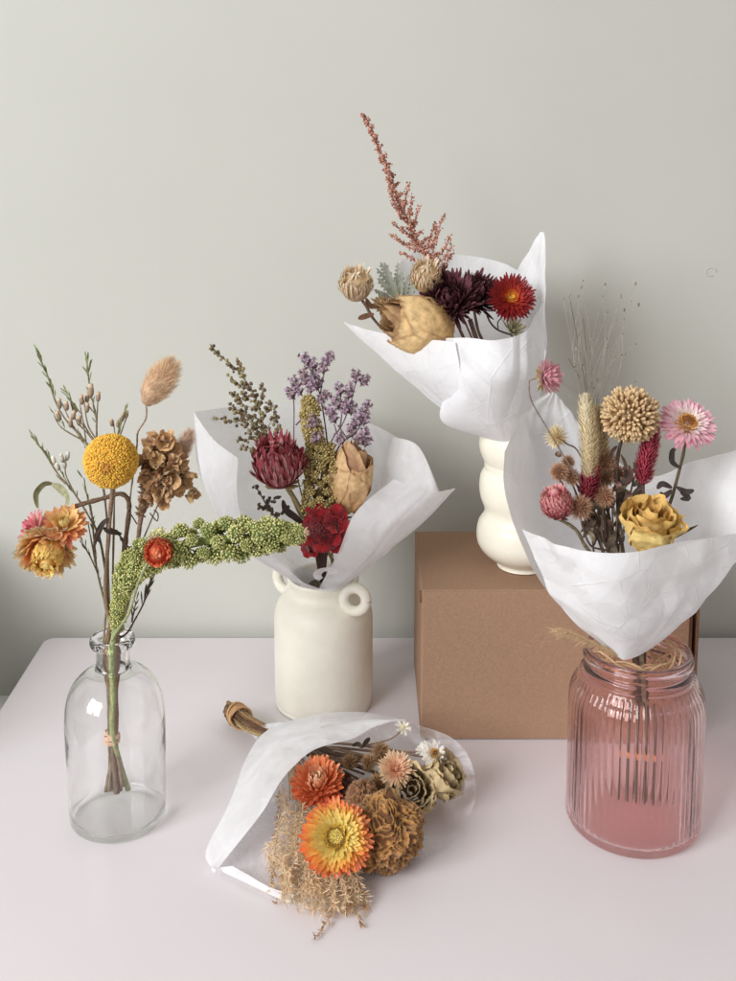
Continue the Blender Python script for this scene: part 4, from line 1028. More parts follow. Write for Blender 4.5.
def straw(name, label, C, A, r, rings, stempts, group='strawflowers', center=None, sep=None, jit=.12, mat='papery', sr=.0014, scol=STEMP, ball=None):
    t = flower(name, label, 'flower', stempts[-1], group)
    mb = MB(); bracts(mb, C, V(A), r, rings, jit)
    if ball: scale_ball(mb, C, V(A), r*ball[0], ball[1], ball[2], ball[3], ball[4], ball[5], lo=ball[6], out=ball[7], jit=.14, squash=.85, core=ball[4])
    mb.build('petal', mat, t)
    if center:
        mb = MB(); disc(mb, C+V(A).normalized()*center[4], V(A), center[0], center[1], (center[2], center[3]), center[5] if len(center) > 5 else .3); mb.build('disc', 'bead', t)
    if sep:
        mb = MB(); bracts(mb, C-V(A).normalized()*r*.06, V(A), r, [(10, 115, .7, .3, .3, sep, vary(sep, .1)), (9, 135, .6, .26, .4, sep, sep)], .25); mb.build('sepal', 'leaf', t)
    if stempts: head_stem(t, [C-V(A).normalized()*r*.1]+stempts, sr, scol)
    return t
CRa, CRb, CRc = c_('b98f5e'), c_('e3cba4'), c_('f2e6cc')
cream = [(22, 100, .98, .13, 1.3, CRa, CRb), (24, 88, 1.02, .12, 1.4, CRa, CRb)]
cball = (.92, 240, .62, .13, mix(CRa, CRb, .5), CRc, -.35, .30)
straw('strawflower', 'cream strawflower furthest left in the wavy vase bouquet, on a thin bent stem', vc(356, 287, -.012), (.0, -.6, .8), 20*sC, cream, [vc(362, 300, -.01), vc(366, 306, -.01), vc(376, 322, 0), vc(400, 345, .01), vc(460, 400, .01)]+downC(1), sep=c_('8f6f4c'), jit=.2, ball=cball)
straw('strawflower', 'cream strawflower in front of the rust pink plume', vc(426, 279, -.012), (.0, -.65, .8), 19*sC, cream, [vc(430, 300, 0), vc(460, 370, .01)]+downC(2), sep=c_('7d5a44'), jit=.2, ball=cball)
straw('strawflower', 'small tan strawflower tucked between the tan rose and the silver leaf', vc(384, 306, -.006), (-.4, -.5, .8), 15*sC, [(18, 90, 1, .2, .8, c_('9c7848'), c_('d4b684')), (16, 60, 1, .2, .8, c_('a98450'), c_('dcc296')), (12, 30, .9, .18, .8, c_('b08a54'), c_('e0caa0'))], [vc(395, 325, .004), vc(450, 390, .01)]+downC(3), sep=c_('6f5236'), jit=.2)
t = flower('dusty_miller', 'silver grey lobed leaf between the two cream strawflowers', 'leaf', downC(4)[-1])
mb = MB()
for (x0, y0, x1, y1, wd) in [(402, 312, 384, 262, 9), (398, 300, 377, 278, 7), (400, 304, 402, 270, 7), (404, 308, 416, 280, 7), (392, 290, 376, 268, 5), (396, 288, 398, 262, 5), (404, 300, 410, 274, 6), (392, 298, 374, 290, 5), (390, 284, 380, 262, 5), (408, 312, 420, 294, 6)]:
    n_ = 9
    a, b = vc(x0, y0, -.004), vc(x1, y1, -.012-R.uniform(0, .01)); 
    leaf(mb, [a, (a+b)/2+V((R.uniform(-.002, .002), -.002, 0)), b], wd*.7*sC, c_('a3a89c'))
    for i in range(n_):
        s = .25+.7*i/n_; p = a.lerp(b, s); ax = (b-a).normalized(); sd = ax.cross(V((0, 1, 0)))*(1 if i % 2 else -1)
        petal(mb, p, (ax*.7+sd*.8), V((0, -1, 0)), wd*sC*.9*(1.2-s*.7), 2.8*sC, .3, .3, vary(c_('8f9588'), .1), vary(c_('bcc0b6'), .1), 4, .6)
mb.build('blade', 'hair', t)
head_stem(t, [vc(402, 310, -.004), vc(420, 335, .01), vc(470, 395, .01)]+downC(4), .0012, c_('8c8f80'))

t = flower('rose', 'large tan dried rose lying on its side at the front of the wavy vase bouquet', 'flower', downC(5)[-1], 'dried roses')
mb = MB(); A = V((-.88, -.34, .36)); C = vc(446, 335, -.018)
bulb_rose(mb, C, A, 29*sC, 68*sC, 19, c_('c89a58'), c_('e0be84'), c_('7c4034'), c_('8a5a38'), .05, .74, 5, .05, 1.5)
mb.build('bloom', 'rose', t)
mb = MB(); bracts(mb, C, A, 22*sC, [(6, 60, .9, .4, .5, c_('5a3a2c'), c_('6a4a36'))]); mb.build('sepal', 'leaf', t)
leaves(t, 'leaf', [([vc(374, 314, -.01), vc(364, 317, -.012), vc(358, 319, -.014)], 6*sC, c_('6b4a34'), 0), ([vc(378, 306, -.01), vc(370, 306, -.012), vc(366, 298, -.014)], 6*sC, c_('6b4a34'), 0)])
head_stem(t, [C, vc(455, 345, -.01), vc(480, 385, 0)]+downC(5), .0024, c_('6a5038'))

BK, BM, BL = c_('2b1114'), c_('532830'), c_('7d4a52')
BG = [(34, 104, .96, .13, .9, BK, BM), (36, 92, 1.0, .13, 1.0, BK, BL), (36, 80, 1.0, .13, 1.1, BM, BL), (34, 68, .98, .13, 1.2, BK, BM), (32, 56, .95, .13, 1.2, BM, BL), (28, 44, .92, .12, 1.1, BK, BM), (24, 32, .88, .12, 1.0, BM, BL), (16, 18, .85, .12, .8, BK, BM)]
straw('strawflower', 'dark burgundy strawflower in the middle of the wavy vase bouquet', vc(450, 302, -.016), (-.2, -.75, .55), 35*sC, BG, [vc(460, 330, 0), vc(475, 360, 0)]+downC(6), jit=.2)
straw('strawflower', 'dark burgundy strawflower half hidden behind the red one with the yellow centre', vc(474, 298, .002), (.3, -.6, .7), 31*sC, BG, [vc(478, 330, .01), vc(490, 360, .01)]+downC(7), jit=.2)
RD = [(40, 102, 1.0, .14, .35, c_('8e1218'), c_('74121a')), (40, 90, 1.02, .13, .4, c_('a01a1c'), c_('80141a')), (38, 80, .95, .12, .5, c_('a8201c'), c_('8a161a')), (34, 70, .80, .12, .5, c_('b02a1c'), c_('901a1a')), (30, 60, .64, .11, .5, c_('c4441c'), c_('a02420')), (24, 48, .44, .10, .5, c_('dc8a1e'), c_('c04a20')), (18, 34, .32, .09, .5, c_('e8b020'), c_('e09a20'))]
straw('strawflower', 'deep red strawflower with a yellow centre, right in the wavy vase bouquet', vc(511, 298, -.012), (.05, -.85, .40), 25*sC, RD, [vc(512, 320, .006), vc(516, 345, .006)]+downC(8), center=(5.0*sC, 60, c_('e0b42a'), c_('e8b420'), .0018), sep=c_('7d7a52'), jit=.1)
t = flower('dried_leaf', 'pale green seed husk under the red strawflower', 'leaf', downC(9)[-1])
mb = MB(); bracts(mb, vc(512, 333, -.004), V((.35, -.5, .8)), 18*sC, [(12, 60, 1, .22, .3, c_('8a8a60'), c_('b3a98a')), (10, 30, 1, .22, .3, c_('8a8a60'), c_('a89a80'))], .2); mb.build('blade', 'leaf', t)
mb = MB(); stem(mb, [vc(512, 335, 0), vc(498, 330, 0), vc(490, 322, -.004), vc(486, 312, -.004)], .0009, STEMD); stem(mb, [vc(498, 330, -.002), vc(498, 322, -.006), vc(502, 318, -.006)], .0006, STEMD); stem(mb, [vc(512, 335, 0), vc(514, 360, 0)]+downC(9), .0011, STEMD)
stem(mb, [vc(470, 320, -.004), vc(476, 338, 0), vc(490, 380, 0)], .0022, c_('6a5048')); mb.build('stem', 'stem', t)
# ---------------------------------------------------------------- D. pink jar
YJ = JB.y
def jr(px, py, dy=0): return P(px, py, YJ+dy)
sD = S(YJ, 470)
JK = [0]
def downD(k=None):
    if k is None: JK[0] += 1; k = JK[0]
    a = k*2.4; rr = .0025+.003*((k*.37) % 1); o = V((math.cos(a)*rr, math.sin(a)*rr, 0))
    return [jr(634, 600, .01)+o*2.0, jr(638, 648)+o, jr(641, 700)+o*1.1, jr(641, 752)+o*.9, jr(641+math.cos(a)*9, 798+4*math.sin(k))+o*.5]
PKb, PKt = c_('f3dfe0'), c_('d8889c')
straw('strawflower', 'small pink strawflower high at the left on a long bent stem above the jar', jr(544, 377, -.02), (.75, -.35, .15), 18.5*sD,
      [(24, 96, 1.0, .22, .35, PKb, PKt), (24, 78, 1.05, .2, .35, PKb, c_('cf7089')), (20, 58, 1.1, .2, .35, PKb, c_('cf7089')), (14, 36, 1.15, .18, .3, PKb, PKt)],
      [jr(531, 380, -.02), jr(529, 384, -.02), jr(531, 400, -.02), jr(545, 425, -.018), jr(563, 455, -.014), jr(590, 500, -.004)]+downD(), sep=c_('c9c08a'), sr=.0006, scol=c_('7d6f66'))
t = flower('globe_flower', 'little cream pompom flower left of the cream plume in the jar bouquet', 'flower', downD(1)[-1])
mb = MB(); C = jr(556, 437, -.006); r_ = 12.5*sD
for d in fib(90):
    petal(mb, C+d*r_*.15, d, V((0, 0, 1)), r_*R.uniform(.75, 1), r_*.2, .3, .4, vary(c_('d9c18a'), .1), vary(c_('f0e6c4'), .08), 3)
mb.build('head', 'papery', t); head_stem(t, [C, jr(567, 444, -.004), jr(580, 455, 0), jr(600, 510, .004)]+downD(), .0007, c_('7d6f66'))
mb = MB(); C = jr(558, 456, -.008); bracts(mb, C, V((.1, -.5, .8)), 6*sD, [(8, 70, .9, .5, .7, c_('8c6a58'), c_('b09080')), (6, 30, .8, .5, .6, c_('8c6a58'), c_('d0c0b0'))]); mb.build('bud', 'papery', t)

def celosia(label, pts, wd, n, L, c0, c1, group, dn, W, nm='plume_celosia'):
    t = flower(nm, label, 'flower', dn[-1], group)
    path = spline(pts, 8); mb = MB()
    tube(mb, path, [wd*.34*math.sin(PI*min(1, .08+.9*i/(len(path)-1)))**.6 for i in range(len(path))], c0, 10)
    g = PI*(3-5**.5); m = len(path)
    for i in range(n):
        tt = (i+.5)/n; x = tt*(m-1); k = min(int(x), m-2); p = path[k].lerp(path[k+1], x-k); a = (path[k+1]-path[k]).normalized(); u, w_ = frame(a)
        rad = u*math.cos(g*i)+w_*math.sin(g*i); r = wd*math.sin(PI*min(1, (1-tt)*.80+.08))**.7
        q_ = p+rad*r*.36*R.uniform(.8, 1.1); d = (rad*(1.15-.6*tt)+a*.75+V((R.uniform(-.2, .2), R.uniform(-.2, .2), R.uniform(-.2, .2)))).normalized()
        petal(mb, q_, d, a, L*R.uniform(.8, 1.2), W*sD, .4, .4, vary(c0, .1), vary(c1, .1), 3, .95)
    mb.build('head', 'papery', t); head_stem(t, [path[0]]+dn, .0013, STEMD); return t
celosia('slim cream plume with a pointed tip, front one of two in the jar bouquet', [jr(589, 478, -.010), jr(589, 450, -.012), jr(587, 420, -.010), jr(585, 400, -.006)], 16.5*sD, 620, 7.5*sD, c_('d9c79c'), c_('f6efd6'), 'cream plumes', downD(), 2.0)
celosia('broader cream plume half hidden behind the slim one in the jar bouquet', [jr(602, 480, .008), jr(602, 455, .008), jr(598, 428, .008), jr(596, 412, .01)], 17*sD, 480, 8*sD, c_('c4ae86'), c_('e6dab6'), 'cream plumes', downD(), 2.2)
celosia('crimson pink plume between the tan ball and the yellow rose', [jr(643, 484, -.004), jr(645, 465, -.006), jr(650, 444, -.006), jr(653, 426, -.004)], 17*sD, 620, 8.5*sD, c_('8e2038'), c_('d65a70'), 'crimson plumes', downD(), 1.7)
celosia('small dark crimson plume among the brown fluffy balls', [jr(588, 500, -.006), jr(589, 485, -.008), jr(592, 470, -.008)], 18*sD, 380, 9*sD, c_('6a1828'), c_('b8485a'), 'crimson plumes', downD(), 1.8)

t = flower('scabiosa', 'large tan pompom head of blunt florets, topmost in the jar bouquet', 'flower', downD(1)[-1])
mb = MB(); C = jr(630, 415, -.012); r_ = 30*sD
blob(mb, C, r_*.72, c_('8a6436'), 2)
for d in fib(560):
    dd = (d+V((R.uniform(-.09, .09), R.uniform(-.09, .09), R.uniform(-.09, .09)))).normalized(); k = R.uniform(.72, .9)
    blob(mb, C+V((dd.x*r_, dd.y*r_, dd.z*r_*.97))*k, r_*.055*R.uniform(.8, 1.15), vary(c_('bd935f'), .14), 1, (dd+V((R.uniform(-.25, .25), 0, .15+R.uniform(-.25, .25)))).normalized(), 2.6, vary(c_('ecd0a0'), .1))
mb.build('head', 'papery', t); head_stem(t, [C, jr(619, 450, -.004), jr(617, 480, 0), jr(620, 530, .004)]+downD(), .0014, STEMD)
mb = MB(); leaf(mb, [jr(617, 446, -.006), jr(612, 452, -.01), jr(611, 460, -.01)], 4*sD, c_('4a3a34')); mb.build('leaf', 'leaf', t)

t = straw('strawflower', 'pink and white strawflower with a brown disc at the far right of the jar bouquet', jr(687, 424, -.012), (.02, -.62, .80), 30*sD,
      [(34, 104, 1.0, .15, .25, PKb, c_('d5839a')), (34, 94, 1.0, .15, .3, PKb, c_('dd9db0')), (30, 84, .92, .14, .3, c_('f6eaea'), c_('e0a2b3')), (26, 72, .72, .14, .4, c_('f8f0ee'), c_('ecc8ce')), (20, 60, .52, .12, .4, c_('f6e8dc'), c_('f2dcd8'))],
      [jr(684, 450, -.006), jr(678, 475, 0), jr(671, 500, .004), jr(655, 545, .01)]+downD(), center=(13.5*sD, 260, c_('8a5222'), c_('c08432'), .0018), sr=.0013, scol=c_('5a4d3c'), jit=.08)
leaves(t, 'leaf', [([jr(a, b, -.004) for a, b in l], 6*sD, c_('3b3330'), 0) for l in [[(680, 468), (672, 462), (672, 452), (676, 448)], [(672, 488), (662, 484), (657, 489)], [(676, 487), (686, 492), (694, 490)], [(680, 492), (688, 498), (680, 499)], [(672, 490), (664, 496), (660, 492)]]])
leaves(t, 'leaf', [([jr(666, 541, -.02), jr(678, 535, -.03), jr(698, 525, -.034)], 3.5*sD, c_('4a4038'), 0)])

t = flower('rose', 'pale yellow dried rose at the front of the jar bouquet', 'flower', downD(1)[-1], 'dried roses')
mb = MB(); A = V((.04, -.36, .95)); C = jr(645, 547, -.020)
rose(mb, C, A, 27*sD, 58*sD, c_('b8843c'), c_('e8c468'), c_('f4dc8c'), 18, .16, .20, seed=9, r0=.55, edge=c_('d8ae58'))
mb.build('bloom', 'rose', t); head_stem(t, [C, jr(640, 560, 0)]+downD(), .0022, c_('6a6040'))

t = flower('globe_amaranth', 'pink globe amaranth at the lower left of the jar bouquet', 'flower', downD(1)[-1])
mb = MB(); C = jr(557, 504, -.018); r_ = 16*sD; blob(mb, C, r_*.8, c_('b55a62'), 2)
scale_ball(mb, C, V((-.25, -.1, .9)), r_, 300, .46, .17, c_('b5505e'), c_('e3a39e'), lo=-.95, out=.45, jit=.06)
scale_ball(mb, C, V((-.25, -.1, .9)), r_, 140, .5, .15, c_('c4606a'), c_('eab8ae'), lo=-.9, out=.6, jit=.06)
mb.build('head', 'papery', t)
mb = MB(); bracts(mb, C-V((0, 0, r_*.8)), V((0, 0, 1)), r_, [(7, 100, .8, .4, .4, c_('6a4a44'), c_('8a6a60'))]); mb.build('sepal', 'leaf', t)
head_stem(t, [C-V((0, 0, r_*.9)), jr(576, 530, -.008), jr(590, 552, 0)]+downD(), .0014, c_('7d7358'))

fl = [(559, 472, 11, 'brown fluffy ball lowest left of the cream plume, above the pink globe', -.010), (572, 477, 10, 'brown fluffy ball right below the foot of the slim cream plume', -.006),
      (607, 461, 13, 'brown fluffy ball highest, under the large tan pompom', .002), (580, 507, 15, 'largest brown fluffy ball beside the pink globe amaranth', -.016),
      (604, 496, 13, 'brown fluffy ball left of the yellow rose', -.010), (607, 478, 10, 'brown fluffy ball between the highest one and the one beside the yellow rose', .004), (617, 474, 11, 'brown fluffy ball tucked against the dark stem under the tan pompom, behind the yellow rose', .010), (592, 522, 10, 'lowest brown fluffy ball, deep among the stems near the paper rim', .004), (568, 462, 8, 'smallest brown fluffy ball, left edge of the slim cream plume', .004)]
for px, py, r, lb, dy in fl:
    t = flower('thistle_ball', lb, 'flower', downD(1)[-1], 'brown fluffy thistle balls in the jar bouquet')
    mb = MB(); C = jr(px, py, dy); blob(mb, C, r*sD*.55, c_('7a543c'), 1); fluff(mb, C, r*sD, 700, .00045, c_('9c7256'), c_('d3ac8c'), .4); mb.build('head', 'hair', t)
    mb = MB(); bracts(mb, C-V((0, 0, r*sD*.7)), V((0, 0, 1)), r*sD*.8, [(8, 60, .8, .35, .4, c_('5a4038'), c_('6e5044'))]); mb.build('sepal', 'leaf', t)
    head_stem(t, [C-V((0, 0, r*sD*.6)), jr((px+600)/2, py+38, dy*.5), jr(612, 555, .004)]+downD(), .0008, c_('5d4a40'))
# dark withered foliage among the stems of the jar bouquet
t = flower('foliage_sprig', 'dark withered leaves crowded low behind the yellow rose in the jar bouquet', 'sprig', downD(2)[-1])
mb = MB()
for i in range(75):
    x = R.uniform(576, 642); y_ = R.uniform(472, 548); dx = R.uniform(-9, 9)
    leaf(mb, [jr(x, y_, R.uniform(-.004, .02)), jr(x+dx*.6+3, y_-8, R.uniform(-.01, .016)), jr(x+dx, y_-R.uniform(12, 20), R.uniform(-.01, .016))], R.uniform(3, 7)*sD, R.choice([c_('5d5044'), c_('4a3a36'), c_('8a7e68'), c_('7a5a52'), c_('9a8a70')]))
mb.build('leaf', 'leaf', t)
mb = MB()
for i in range(9):
    x = 578+i*7; stem(mb, [jr(x, 480+R.uniform(-8, 10), .004), jr(x*.6+612*.4, 520, .004), jr(x*.3+618*.7, 560, .004)]+downD(), .0008, R.choice([c_('5a4840'), c_('6d6250'), c_('8a8068')]))
mb.build('stem', 'stem', t)
t = flower('panic_grass', 'wispy grass with tiny specks fading against the wall above the cream plume', 'dried grass', downD(3)[-1])
mb = MB(); ms = MB()
for i in range(46):
    b = jr(590+R.uniform(-5, 8), 440+R.uniform(-30, 10), .015); e = jr(R.uniform(560, 640), R.uniform(280, 400), R.uniform(-.01, .03)); m_ = (b+e)/2+V((R.uniform(-.01, .01), 0, R.uniform(-.004, .01)))
    dk_ = i in (3, 17); stem(ms, [b, m_, e], .00016 if not dk_ else .0003, c_('a89f92') if not dk_ else c_('6a6450'), 5, 0, sides=3)
    blob(mb, e, R.choice([.0005, .0007, .0009]), vary(c_('8a7c6e'), .3), 0, V((0, 0, 1)), 1.8)
for (x0, y0, x1, y1) in [(588, 398, 584, 356), (580, 378, 568, 358), (586, 350, 583, 318), (592, 390, 590, 345)]:
    stem(ms, [jr(x0, y0, .015), jr((x0+x1)/2, (y0+y1)/2, .015), jr(x1, y1, .012)], .0003, c_('70684e'), 4, 0, sides=4)
ms.build('stem', 'stem', t); mb.build('seed', 'bead', t)
mb = MB(); stem(mb, [jr(590, 440, .015), jr(600, 500, .008), jr(618, 560, .004)]+downD(), .0008, c_('8a8068')); mb.build('stalk', 'stem', t)
# jute tie in the mouth of the jar
mb = MB(); CJ = jr(638, 652)
for k in range(8):
    ph = R.uniform(0, 6); pts = [CJ+V(((.016+.002*k)*math.cos(a+ph)*1.1, (.014+.002*k)*math.sin(a+ph), .0045*math.sin(2*a+ph)+.002*math.sin(5*a)+.0012*k-.010)) for a in [2*PI*i/30 for i in range(27)]]
    tube(mb, pts, .0009, c_('c9a680'), 6, jit=.3)
    for p in pts:
        for _ in range(10): hair(mb, p, p+V((R.uniform(-1, 1), R.uniform(-1, 1), R.uniform(-1, 1)))*.005, .00022, c_('b8946c'))
tail = spline([jr(622, 655, -.030), jr(604, 648, -.040), jr(588, 640, -.050), jr(572, 633, -.056), jr(560, 630, -.058)], 8)
tube(mb, tail[:26], [.0022-.00007*i for i in range(26)], c_('c0a078'), 6, jit=.2)
for p in tail:
    for _ in range(16): hair(mb, p, p+V((-R.uniform(.2, 1), R.uniform(-.5, .5), R.uniform(-.45, .35)))*.011, .00025, vary(c_('c4a67e'), .15), bend=R.uniform(-.2, .2))
for (a, b) in [((574, 633), (556, 640)), ((570, 633), (558, 628)), ((590, 640), (575, 646))]:
    stem(mb, [jr(*a, -.05), jr((a[0]+b[0])/2, (a[1]+b[1])/2-2, -.053), jr(*b, -.055)], .0002, c_('cbb088'), 5, 0, sides=4)
tag(mb.build('jute_twine', 'twine'), 'frayed jute twine round the tissue in the neck of the pink jar', 'twine')
band('orange tan rubber band round the stems inside the pink jar', jr(641, 752), .0068, c_('cf9a68'), 4, .0011, .007, .3)

# ---------------------------------------------------------------- E. lying bouquet
def pz(px, py, z): return PZ(px, py, z)
LY = P(237, 718, 1).y
E0 = pz(249, 724, .014); EN = pz(275, 736, .016); ET = pz(230, 710, .013)
sE = (pz(331, 820, .02)-pz(330, 820, .02)).length
def downE(k):
    a = k*2.3; o = V((0, math.cos(a)*.004, math.sin(a)*.004)); return [EN+o*.8, E0+o*.8, ET+o*1.2+V((-R.uniform(0, .004), 0, 0))]
def lie(pt, mids, k): return mids+downE(k)
OP = [(34, 104, 1.0, .18, .7, c_('b0401c'), c_('cf6030')), (36, 94, 1.02, .17, .8, c_('c45424'), c_('df7c48')), (34, 82, 1.0, .17, .9, c_('d26a34'), c_('ea9660')), (30, 70, .96, .15, .9, c_('d8723c'), c_('ea9a68')), (26, 58, .9, .15, 1.1, c_('e08c56'), c_('f0b488')), (20, 46, .84, .16, 1.2, c_('e8a474'), c_('f6cca4')), (14, 32, .78, .17, 1.3, c_('ecb07c'), c_('f8d6b0')), (9, 16, .7, .17, 1.3, c_('eab07c'), c_('f6d2ae'))]
straw('strawflower', 'peach and rust strawflower, upper one in the bouquet lying on the table', pz(318, 785, .034), (-.05, -.42, .9), 30*sE, OP, [pz(312, 772, .022), pz(295, 752, .018)]+downE(0), jit=.1)
Yb, Yt = c_('fbd84a'), c_('fde780')
YO = [(40, 106, 1.0, .18, .3, c_('f6cc48'), c_('d8501c')), (42, 98, 1.02, .175, .4, c_('f8d458'), c_('e0642a')), (40, 90, .95, .165, .45, Yb, c_('e8843a')), (38, 82, .86, .155, .45, Yb, c_('f2b04c')), (34, 74, .76, .15, .5, Yt, c_('f8d468')), (30, 66, .64, .11, .5, Yt, Yt), (24, 56, .5, .1, .7, c_('e8c050'), Yb)]
straw('strawflower', 'large open yellow strawflower with orange tips, at the front of the lying bouquet', pz(336, 838, .040), (.02, -.74, .67), 35*sE, YO, [pz(325, 812, .022), pz(300, 765, .018)]+downE(1), center=(13.5*sE, 260, c_('e6cc60'), c_('9a7a28'), .0022, .5), jit=.10)

t = flower('cockscomb', 'golden brown brain shaped cockscomb at the right of the lying bouquet', 'flower', downE(2)[-1])
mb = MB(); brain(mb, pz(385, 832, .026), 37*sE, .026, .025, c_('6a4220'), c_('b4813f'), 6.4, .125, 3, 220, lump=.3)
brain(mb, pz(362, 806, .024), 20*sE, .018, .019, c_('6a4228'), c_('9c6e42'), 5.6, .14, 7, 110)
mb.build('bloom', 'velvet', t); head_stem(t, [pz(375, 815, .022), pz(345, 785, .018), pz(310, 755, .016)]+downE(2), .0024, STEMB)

t = flower('rose', 'dull olive brown dried rose at the right edge of the lying bouquet', 'flower', downE(3)[-1], 'dried roses')
mb = MB(); C = pz(408, 792, .016); A = V((.15, -.75, .6))
bulb_rose(mb, C, A, 25*sE, 34*sE, 16, c_('ae9668'), c_('d2bd92'), c_('8c7450'), c_('9a7e54'), .12, .95, 4, .22)
mb.build('bloom', 'rose', t); head_stem(t, [C, pz(380, 775, .012), pz(320, 752, .012)]+downE(3), .002, STEMB)
t = flower('rose', 'crumpled brown dried rose just below the white daisy in the lying bouquet', 'flower', downE(4)[-1], 'dried roses')
mb = MB(); C = pz(433, 782, .022); A = V((.65, -.35, .6))
bulb_rose(mb, C, A, 21*sE, 32*sE, 15, c_('a08860'), c_('c6b084'), c_('7c684a'), c_('8a7048'), .13, 1.0, 7, .24)
mb.build('bloom', 'rose', t); head_stem(t, [C, pz(400, 768, .016), pz(320, 750, .014)]+downE(4), .002, STEMB)

ST = [(30, 100, 1.0, .13, .3, c_('c09a70'), c_('dcbf98')), (30, 84, 1.0, .13, .4, c_('c9a27a'), c_('e3c4a0')), (28, 68, .95, .12, .5, c_('d0a07c'), c_('eac8a8')), (22, 50, .85, .11, .5, c_('d8a484'), c_('ecc6a4')), (14, 30, .7, .1, .5, c_('d8a484'), c_('f0cfb0'))]
straw('strawflower', 'spiky pale peach strawflower between the brown rose and the thistles in the lying bouquet', pz(396, 770, .040), (.0, -.55, .75), 20*sE, ST, [pz(385, 762, .030), pz(340, 750, .022)]+downE(5), jit=.15)
for k, (px, py, r, z, lb) in enumerate([(381, 752, 13, .034, 'brown thistle head behind the pale peach strawflower on the table'), (350, 762, 10, .028, 'small brown thistle head right of the peach and rust strawflower'), (378, 784, 13, .028, 'tan thistle head just under the pale peach strawflower'), (369, 762, 10, .030, 'brown thistle head in the middle of the row of three in the lying bouquet')]):
    t = flower('thistle', lb, 'flower', downE(6+k)[-1], 'brown thistle heads in the lying bouquet')
    mb = MB(); C = pz(px, py, z); blob(mb, C, r*sE*.5, c_('7a5a3a'), 1); fluff(mb, C, r*sE, 420, .0006, c_('8f6a44'), c_('c8a478'), .35); mb.build('head', 'hair', t)
    head_stem(t, [C, pz((px+300)/2, py-4, .022), pz(300, 745, .018)]+downE(6+k), .0012, STEMB)
WH = [(13, 92, 1.0, .34, -.1, c_('efe9dc'), c_('f6f3ea')), (12, 78, .95, .3, .1, c_('efe9dc'), c_('f8f6f0')), (11, 62, .8, .28, .2, c_('efe9dc'), c_('f8f6f0'))]
straw('daisy', 'white dried daisy with an amber centre at the upper right of the lying bouquet', pz(434, 754, .046), (.25, -.62, .6), 15.5*sE, WH, [pz(420, 756, .036), pz(360, 745, .024)]+downE(10), group='white dried daisies', center=(6.2*sE, 110, c_('7a4a18'), c_('c8963a'), .0012, .45), sr=.0009)
straw('daisy', 'tiny white star shaped daisy standing apart at the top of the lying bouquet', pz(403, 728, .052), (.1, -.3, .8), 10.5*sE, [(9, 85, 1.0, .3, -.1, c_('e9e2d0'), c_('f4f1e6')), (7, 60, .9, .28, .0, c_('e9e2d0'), c_('f6f3ea'))], [pz(388, 740, .042), pz(350, 745, .026)]+downE(11), group='white dried daisies', center=(2.2*sE, 24, c_('d8cf9a'), c_('e0d8a8'), .001, .4), sr=.0006)
straw('daisy', 'white daisy bud leaning left beside the daisy with the amber centre', pz(424, 750, .043), (-.5, -.3, .7), 10*sE, [(10, 80, 1.0, .3, .3, c_('efe9dc'), c_('f8f6f0')), (8, 55, .9, .28, .4, c_('efe9dc'), c_('f8f6f0'))], [pz(410, 752, .034), pz(360, 746, .024)]+downE(12), group='white dried daisies', sr=.0007)

t = flower('foliage_sprig', 'dark shrivelled leaves between the strawflowers of the lying bouquet', 'sprig', downE(13)[-1])
mb = MB()
for i, (px, py, z) in enumerate([(345, 780, .03), (352, 784, .032), (342, 790, .028), (350, 792, .03), (362, 788, .024), (358, 800, .026), (345, 800, .026)]):
    ruffle(mb, pz(px, py, z), V((R.uniform(-.5, .5), -.6, .6)), 7*sE, 2, .4, c_('3a241c'), c_('6a4430'), seed=i*1.9, nth=20, nr=4, thick=.0006)
for l in [[(362, 748), (366, 742), (370, 738)], [(300, 752), (318, 748), (335, 752)], [(362, 748), (358, 744), (352, 746)]]:
    leaf(mb, [pz(a, b, .042) for a, b in l], 5*sE, c_('4a3c30'))
mb.build('leaf', 'leaf', t)
mb = MB()
for k in range(4): stem(mb, [pz(352+k*6, 784-k*5, .022), pz(325, 760, .018), pz(300, 748-k, .02)]+downE(13+k), .001, c_('5a4838'))
mb.build('stem', 'stem', t)

# feathery beige grass spilling out at the front
t = flower('plume_grass', 'feathery beige grass plume spilling over the front of the lying bouquet onto the table', 'dried grass', downE(17)[-1])
mh = MB(); ms = MB()
def plume(pts, L, n, c0, c1, w=.0005):
    path = spline([pz(*p) for p in pts], 8); tube(ms, path, .0002, c_('c4a880'), 4)
    m = len(path)
    for i in range(n):
        tt = (i+.5)/n; x = tt*(m-1); k = min(int(x), m-2); p = path[k].lerp(path[k+1], x-k); a = (path[k+1]-path[k]).normalized()
        sd = V((R.uniform(-1, 1), R.uniform(-1, 1), R.uniform(-.3, 1)))*1.1
        d = (a+sd).normalized(); l = L*R.uniform(.6, 1.1)
        b = p+d*l; b.z = max(b.z, .0008)
        petal(mh, p, (b-p), V((R.uniform(-1, 1), R.uniform(-1, 1), 1)), (b-p).length, w*2.2, 0, .3, vary(c0, .15), vary(c1, .15), 2, .95)
CB0, CB1 = c_('d8bd98'), c_('f0dfc0')
for i in range(70):
    u_ = i/69; x0 = 292+R.uniform(-8, 24); y0 = 770+R.uniform(0, 40)
    x1 = 276+u_*84+R.uniform(-5, 5); y1 = 905+R.uniform(-22, 14)-max(0, (.3-u_))*50
    z0 = R.uniform(.010, .026); wx = lambda s: R.uniform(-s, s)
    plume([(x0*.55+x1*.45+wx(6), y0+wx(14), z0), ((x0+x1)/2*.6+x1*.4+wx(11), (y0+y1)/2+wx(10), z0*.9+.006), (x1*.9+x0*.1+wx(10), y0*.25+y1*.75, z0*.4+.006), (x1+wx(8), y1+wx(8), R.uniform(.002, .010))], 8*sE, 95, CB0, CB1, .00038)
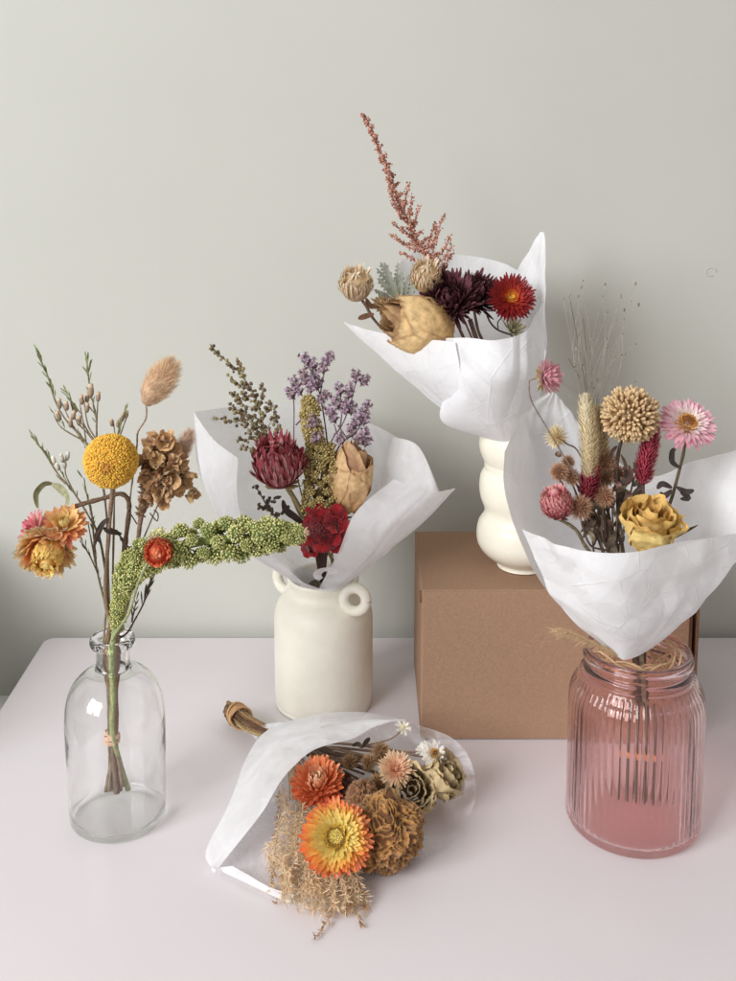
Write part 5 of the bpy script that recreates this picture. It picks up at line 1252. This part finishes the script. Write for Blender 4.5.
for pts, L, n in [([(284, 800, .012), (272, 850, .008), (277, 905, .002)], 7, 46), ([(330, 890, .006), (332, 912, .004), (315, 938, .002)], 8, 60), ([(345, 880, .008), (352, 900, .006), (362, 925, .002)], 7, 60), ([(350, 870, .010), (360, 885, .008), (366, 908, .003)], 9, 70), ([(280, 790, .014), (276, 830, .010), (274, 876, .004)], 7, 60), ([(356, 880, .008), (350, 900, .006), (345, 912, .003)], 8, 50)]:
    plume(pts, L*sE, n, c_('a88458'), c_('c4a478'), .0006)
mh.build('spikelet', 'hair', t)
for k in range(5): stem(ms, [pz(290+k*3, 800, .014), pz(288+k*2, 770, .014), pz(282, 748, .013)]+downE(17+k), .0007, c_('b09468'))
ms.build('stem', 'stem', t)
# tie and dried stub at the end of the stems
mb = MB(); ax = (ET-E0).normalized()
for i in range(16):
    a = 2*PI*i/16; u_, w_ = frame(ax); o = u_*math.cos(a)+w_*math.sin(a); rr = R.uniform(.35, 1)*.0066
    tube(mb, [EN+o*rr*.7, E0+o*rr, ET+ax*R.uniform(-.004, .005)+o*rr], .0016, vary(R.choice([c_('8a6a44'), c_('a89060'), c_('8f8a58'), c_('6a4a34')]), .15), 6, jit=.25)
mb2 = MB()
for i in range(10):
    a = 2*PI*i/10; o = u_*math.cos(a)+w_*math.sin(a)
    p = (E0+ET)/2+o*.0055; leaf(mb2, [p-ax*.002, p+ax*.007+o*.0015, ET+ax*R.uniform(.001, .006)+o*.004], .005, c_('7a5636'))
t = flower('stem_bundle', 'cut ends of the stems poking out behind the lying bouquet', 'stems', ET)
for v in mb.v+mb2.v: v.z = max(v.z, .0008)
mb.build('stem', 'stem', t); mb2.build('leaf', 'leaf', t)
band('tan rubber band wound round the stem ends of the lying bouquet', (E0+ET)/2+V((0, 0, .0005)), .0098, c_('b88c5c'), 4, .0011, .009, .35, ax=ax)

mb = MB(); hp = P(711, 272, WALLY)
tube(mb, [hp+V((.0055*math.cos(a), -.0002, .0045*math.sin(a))) for a in [2*PI*i/24 for i in range(20)]], .0006, (1, 1, 1), 6, jit=.3)
tag(mb.build('filler_patch', 'wall'), 'small ring of filler on the wall at the upper right', 'wall mark')
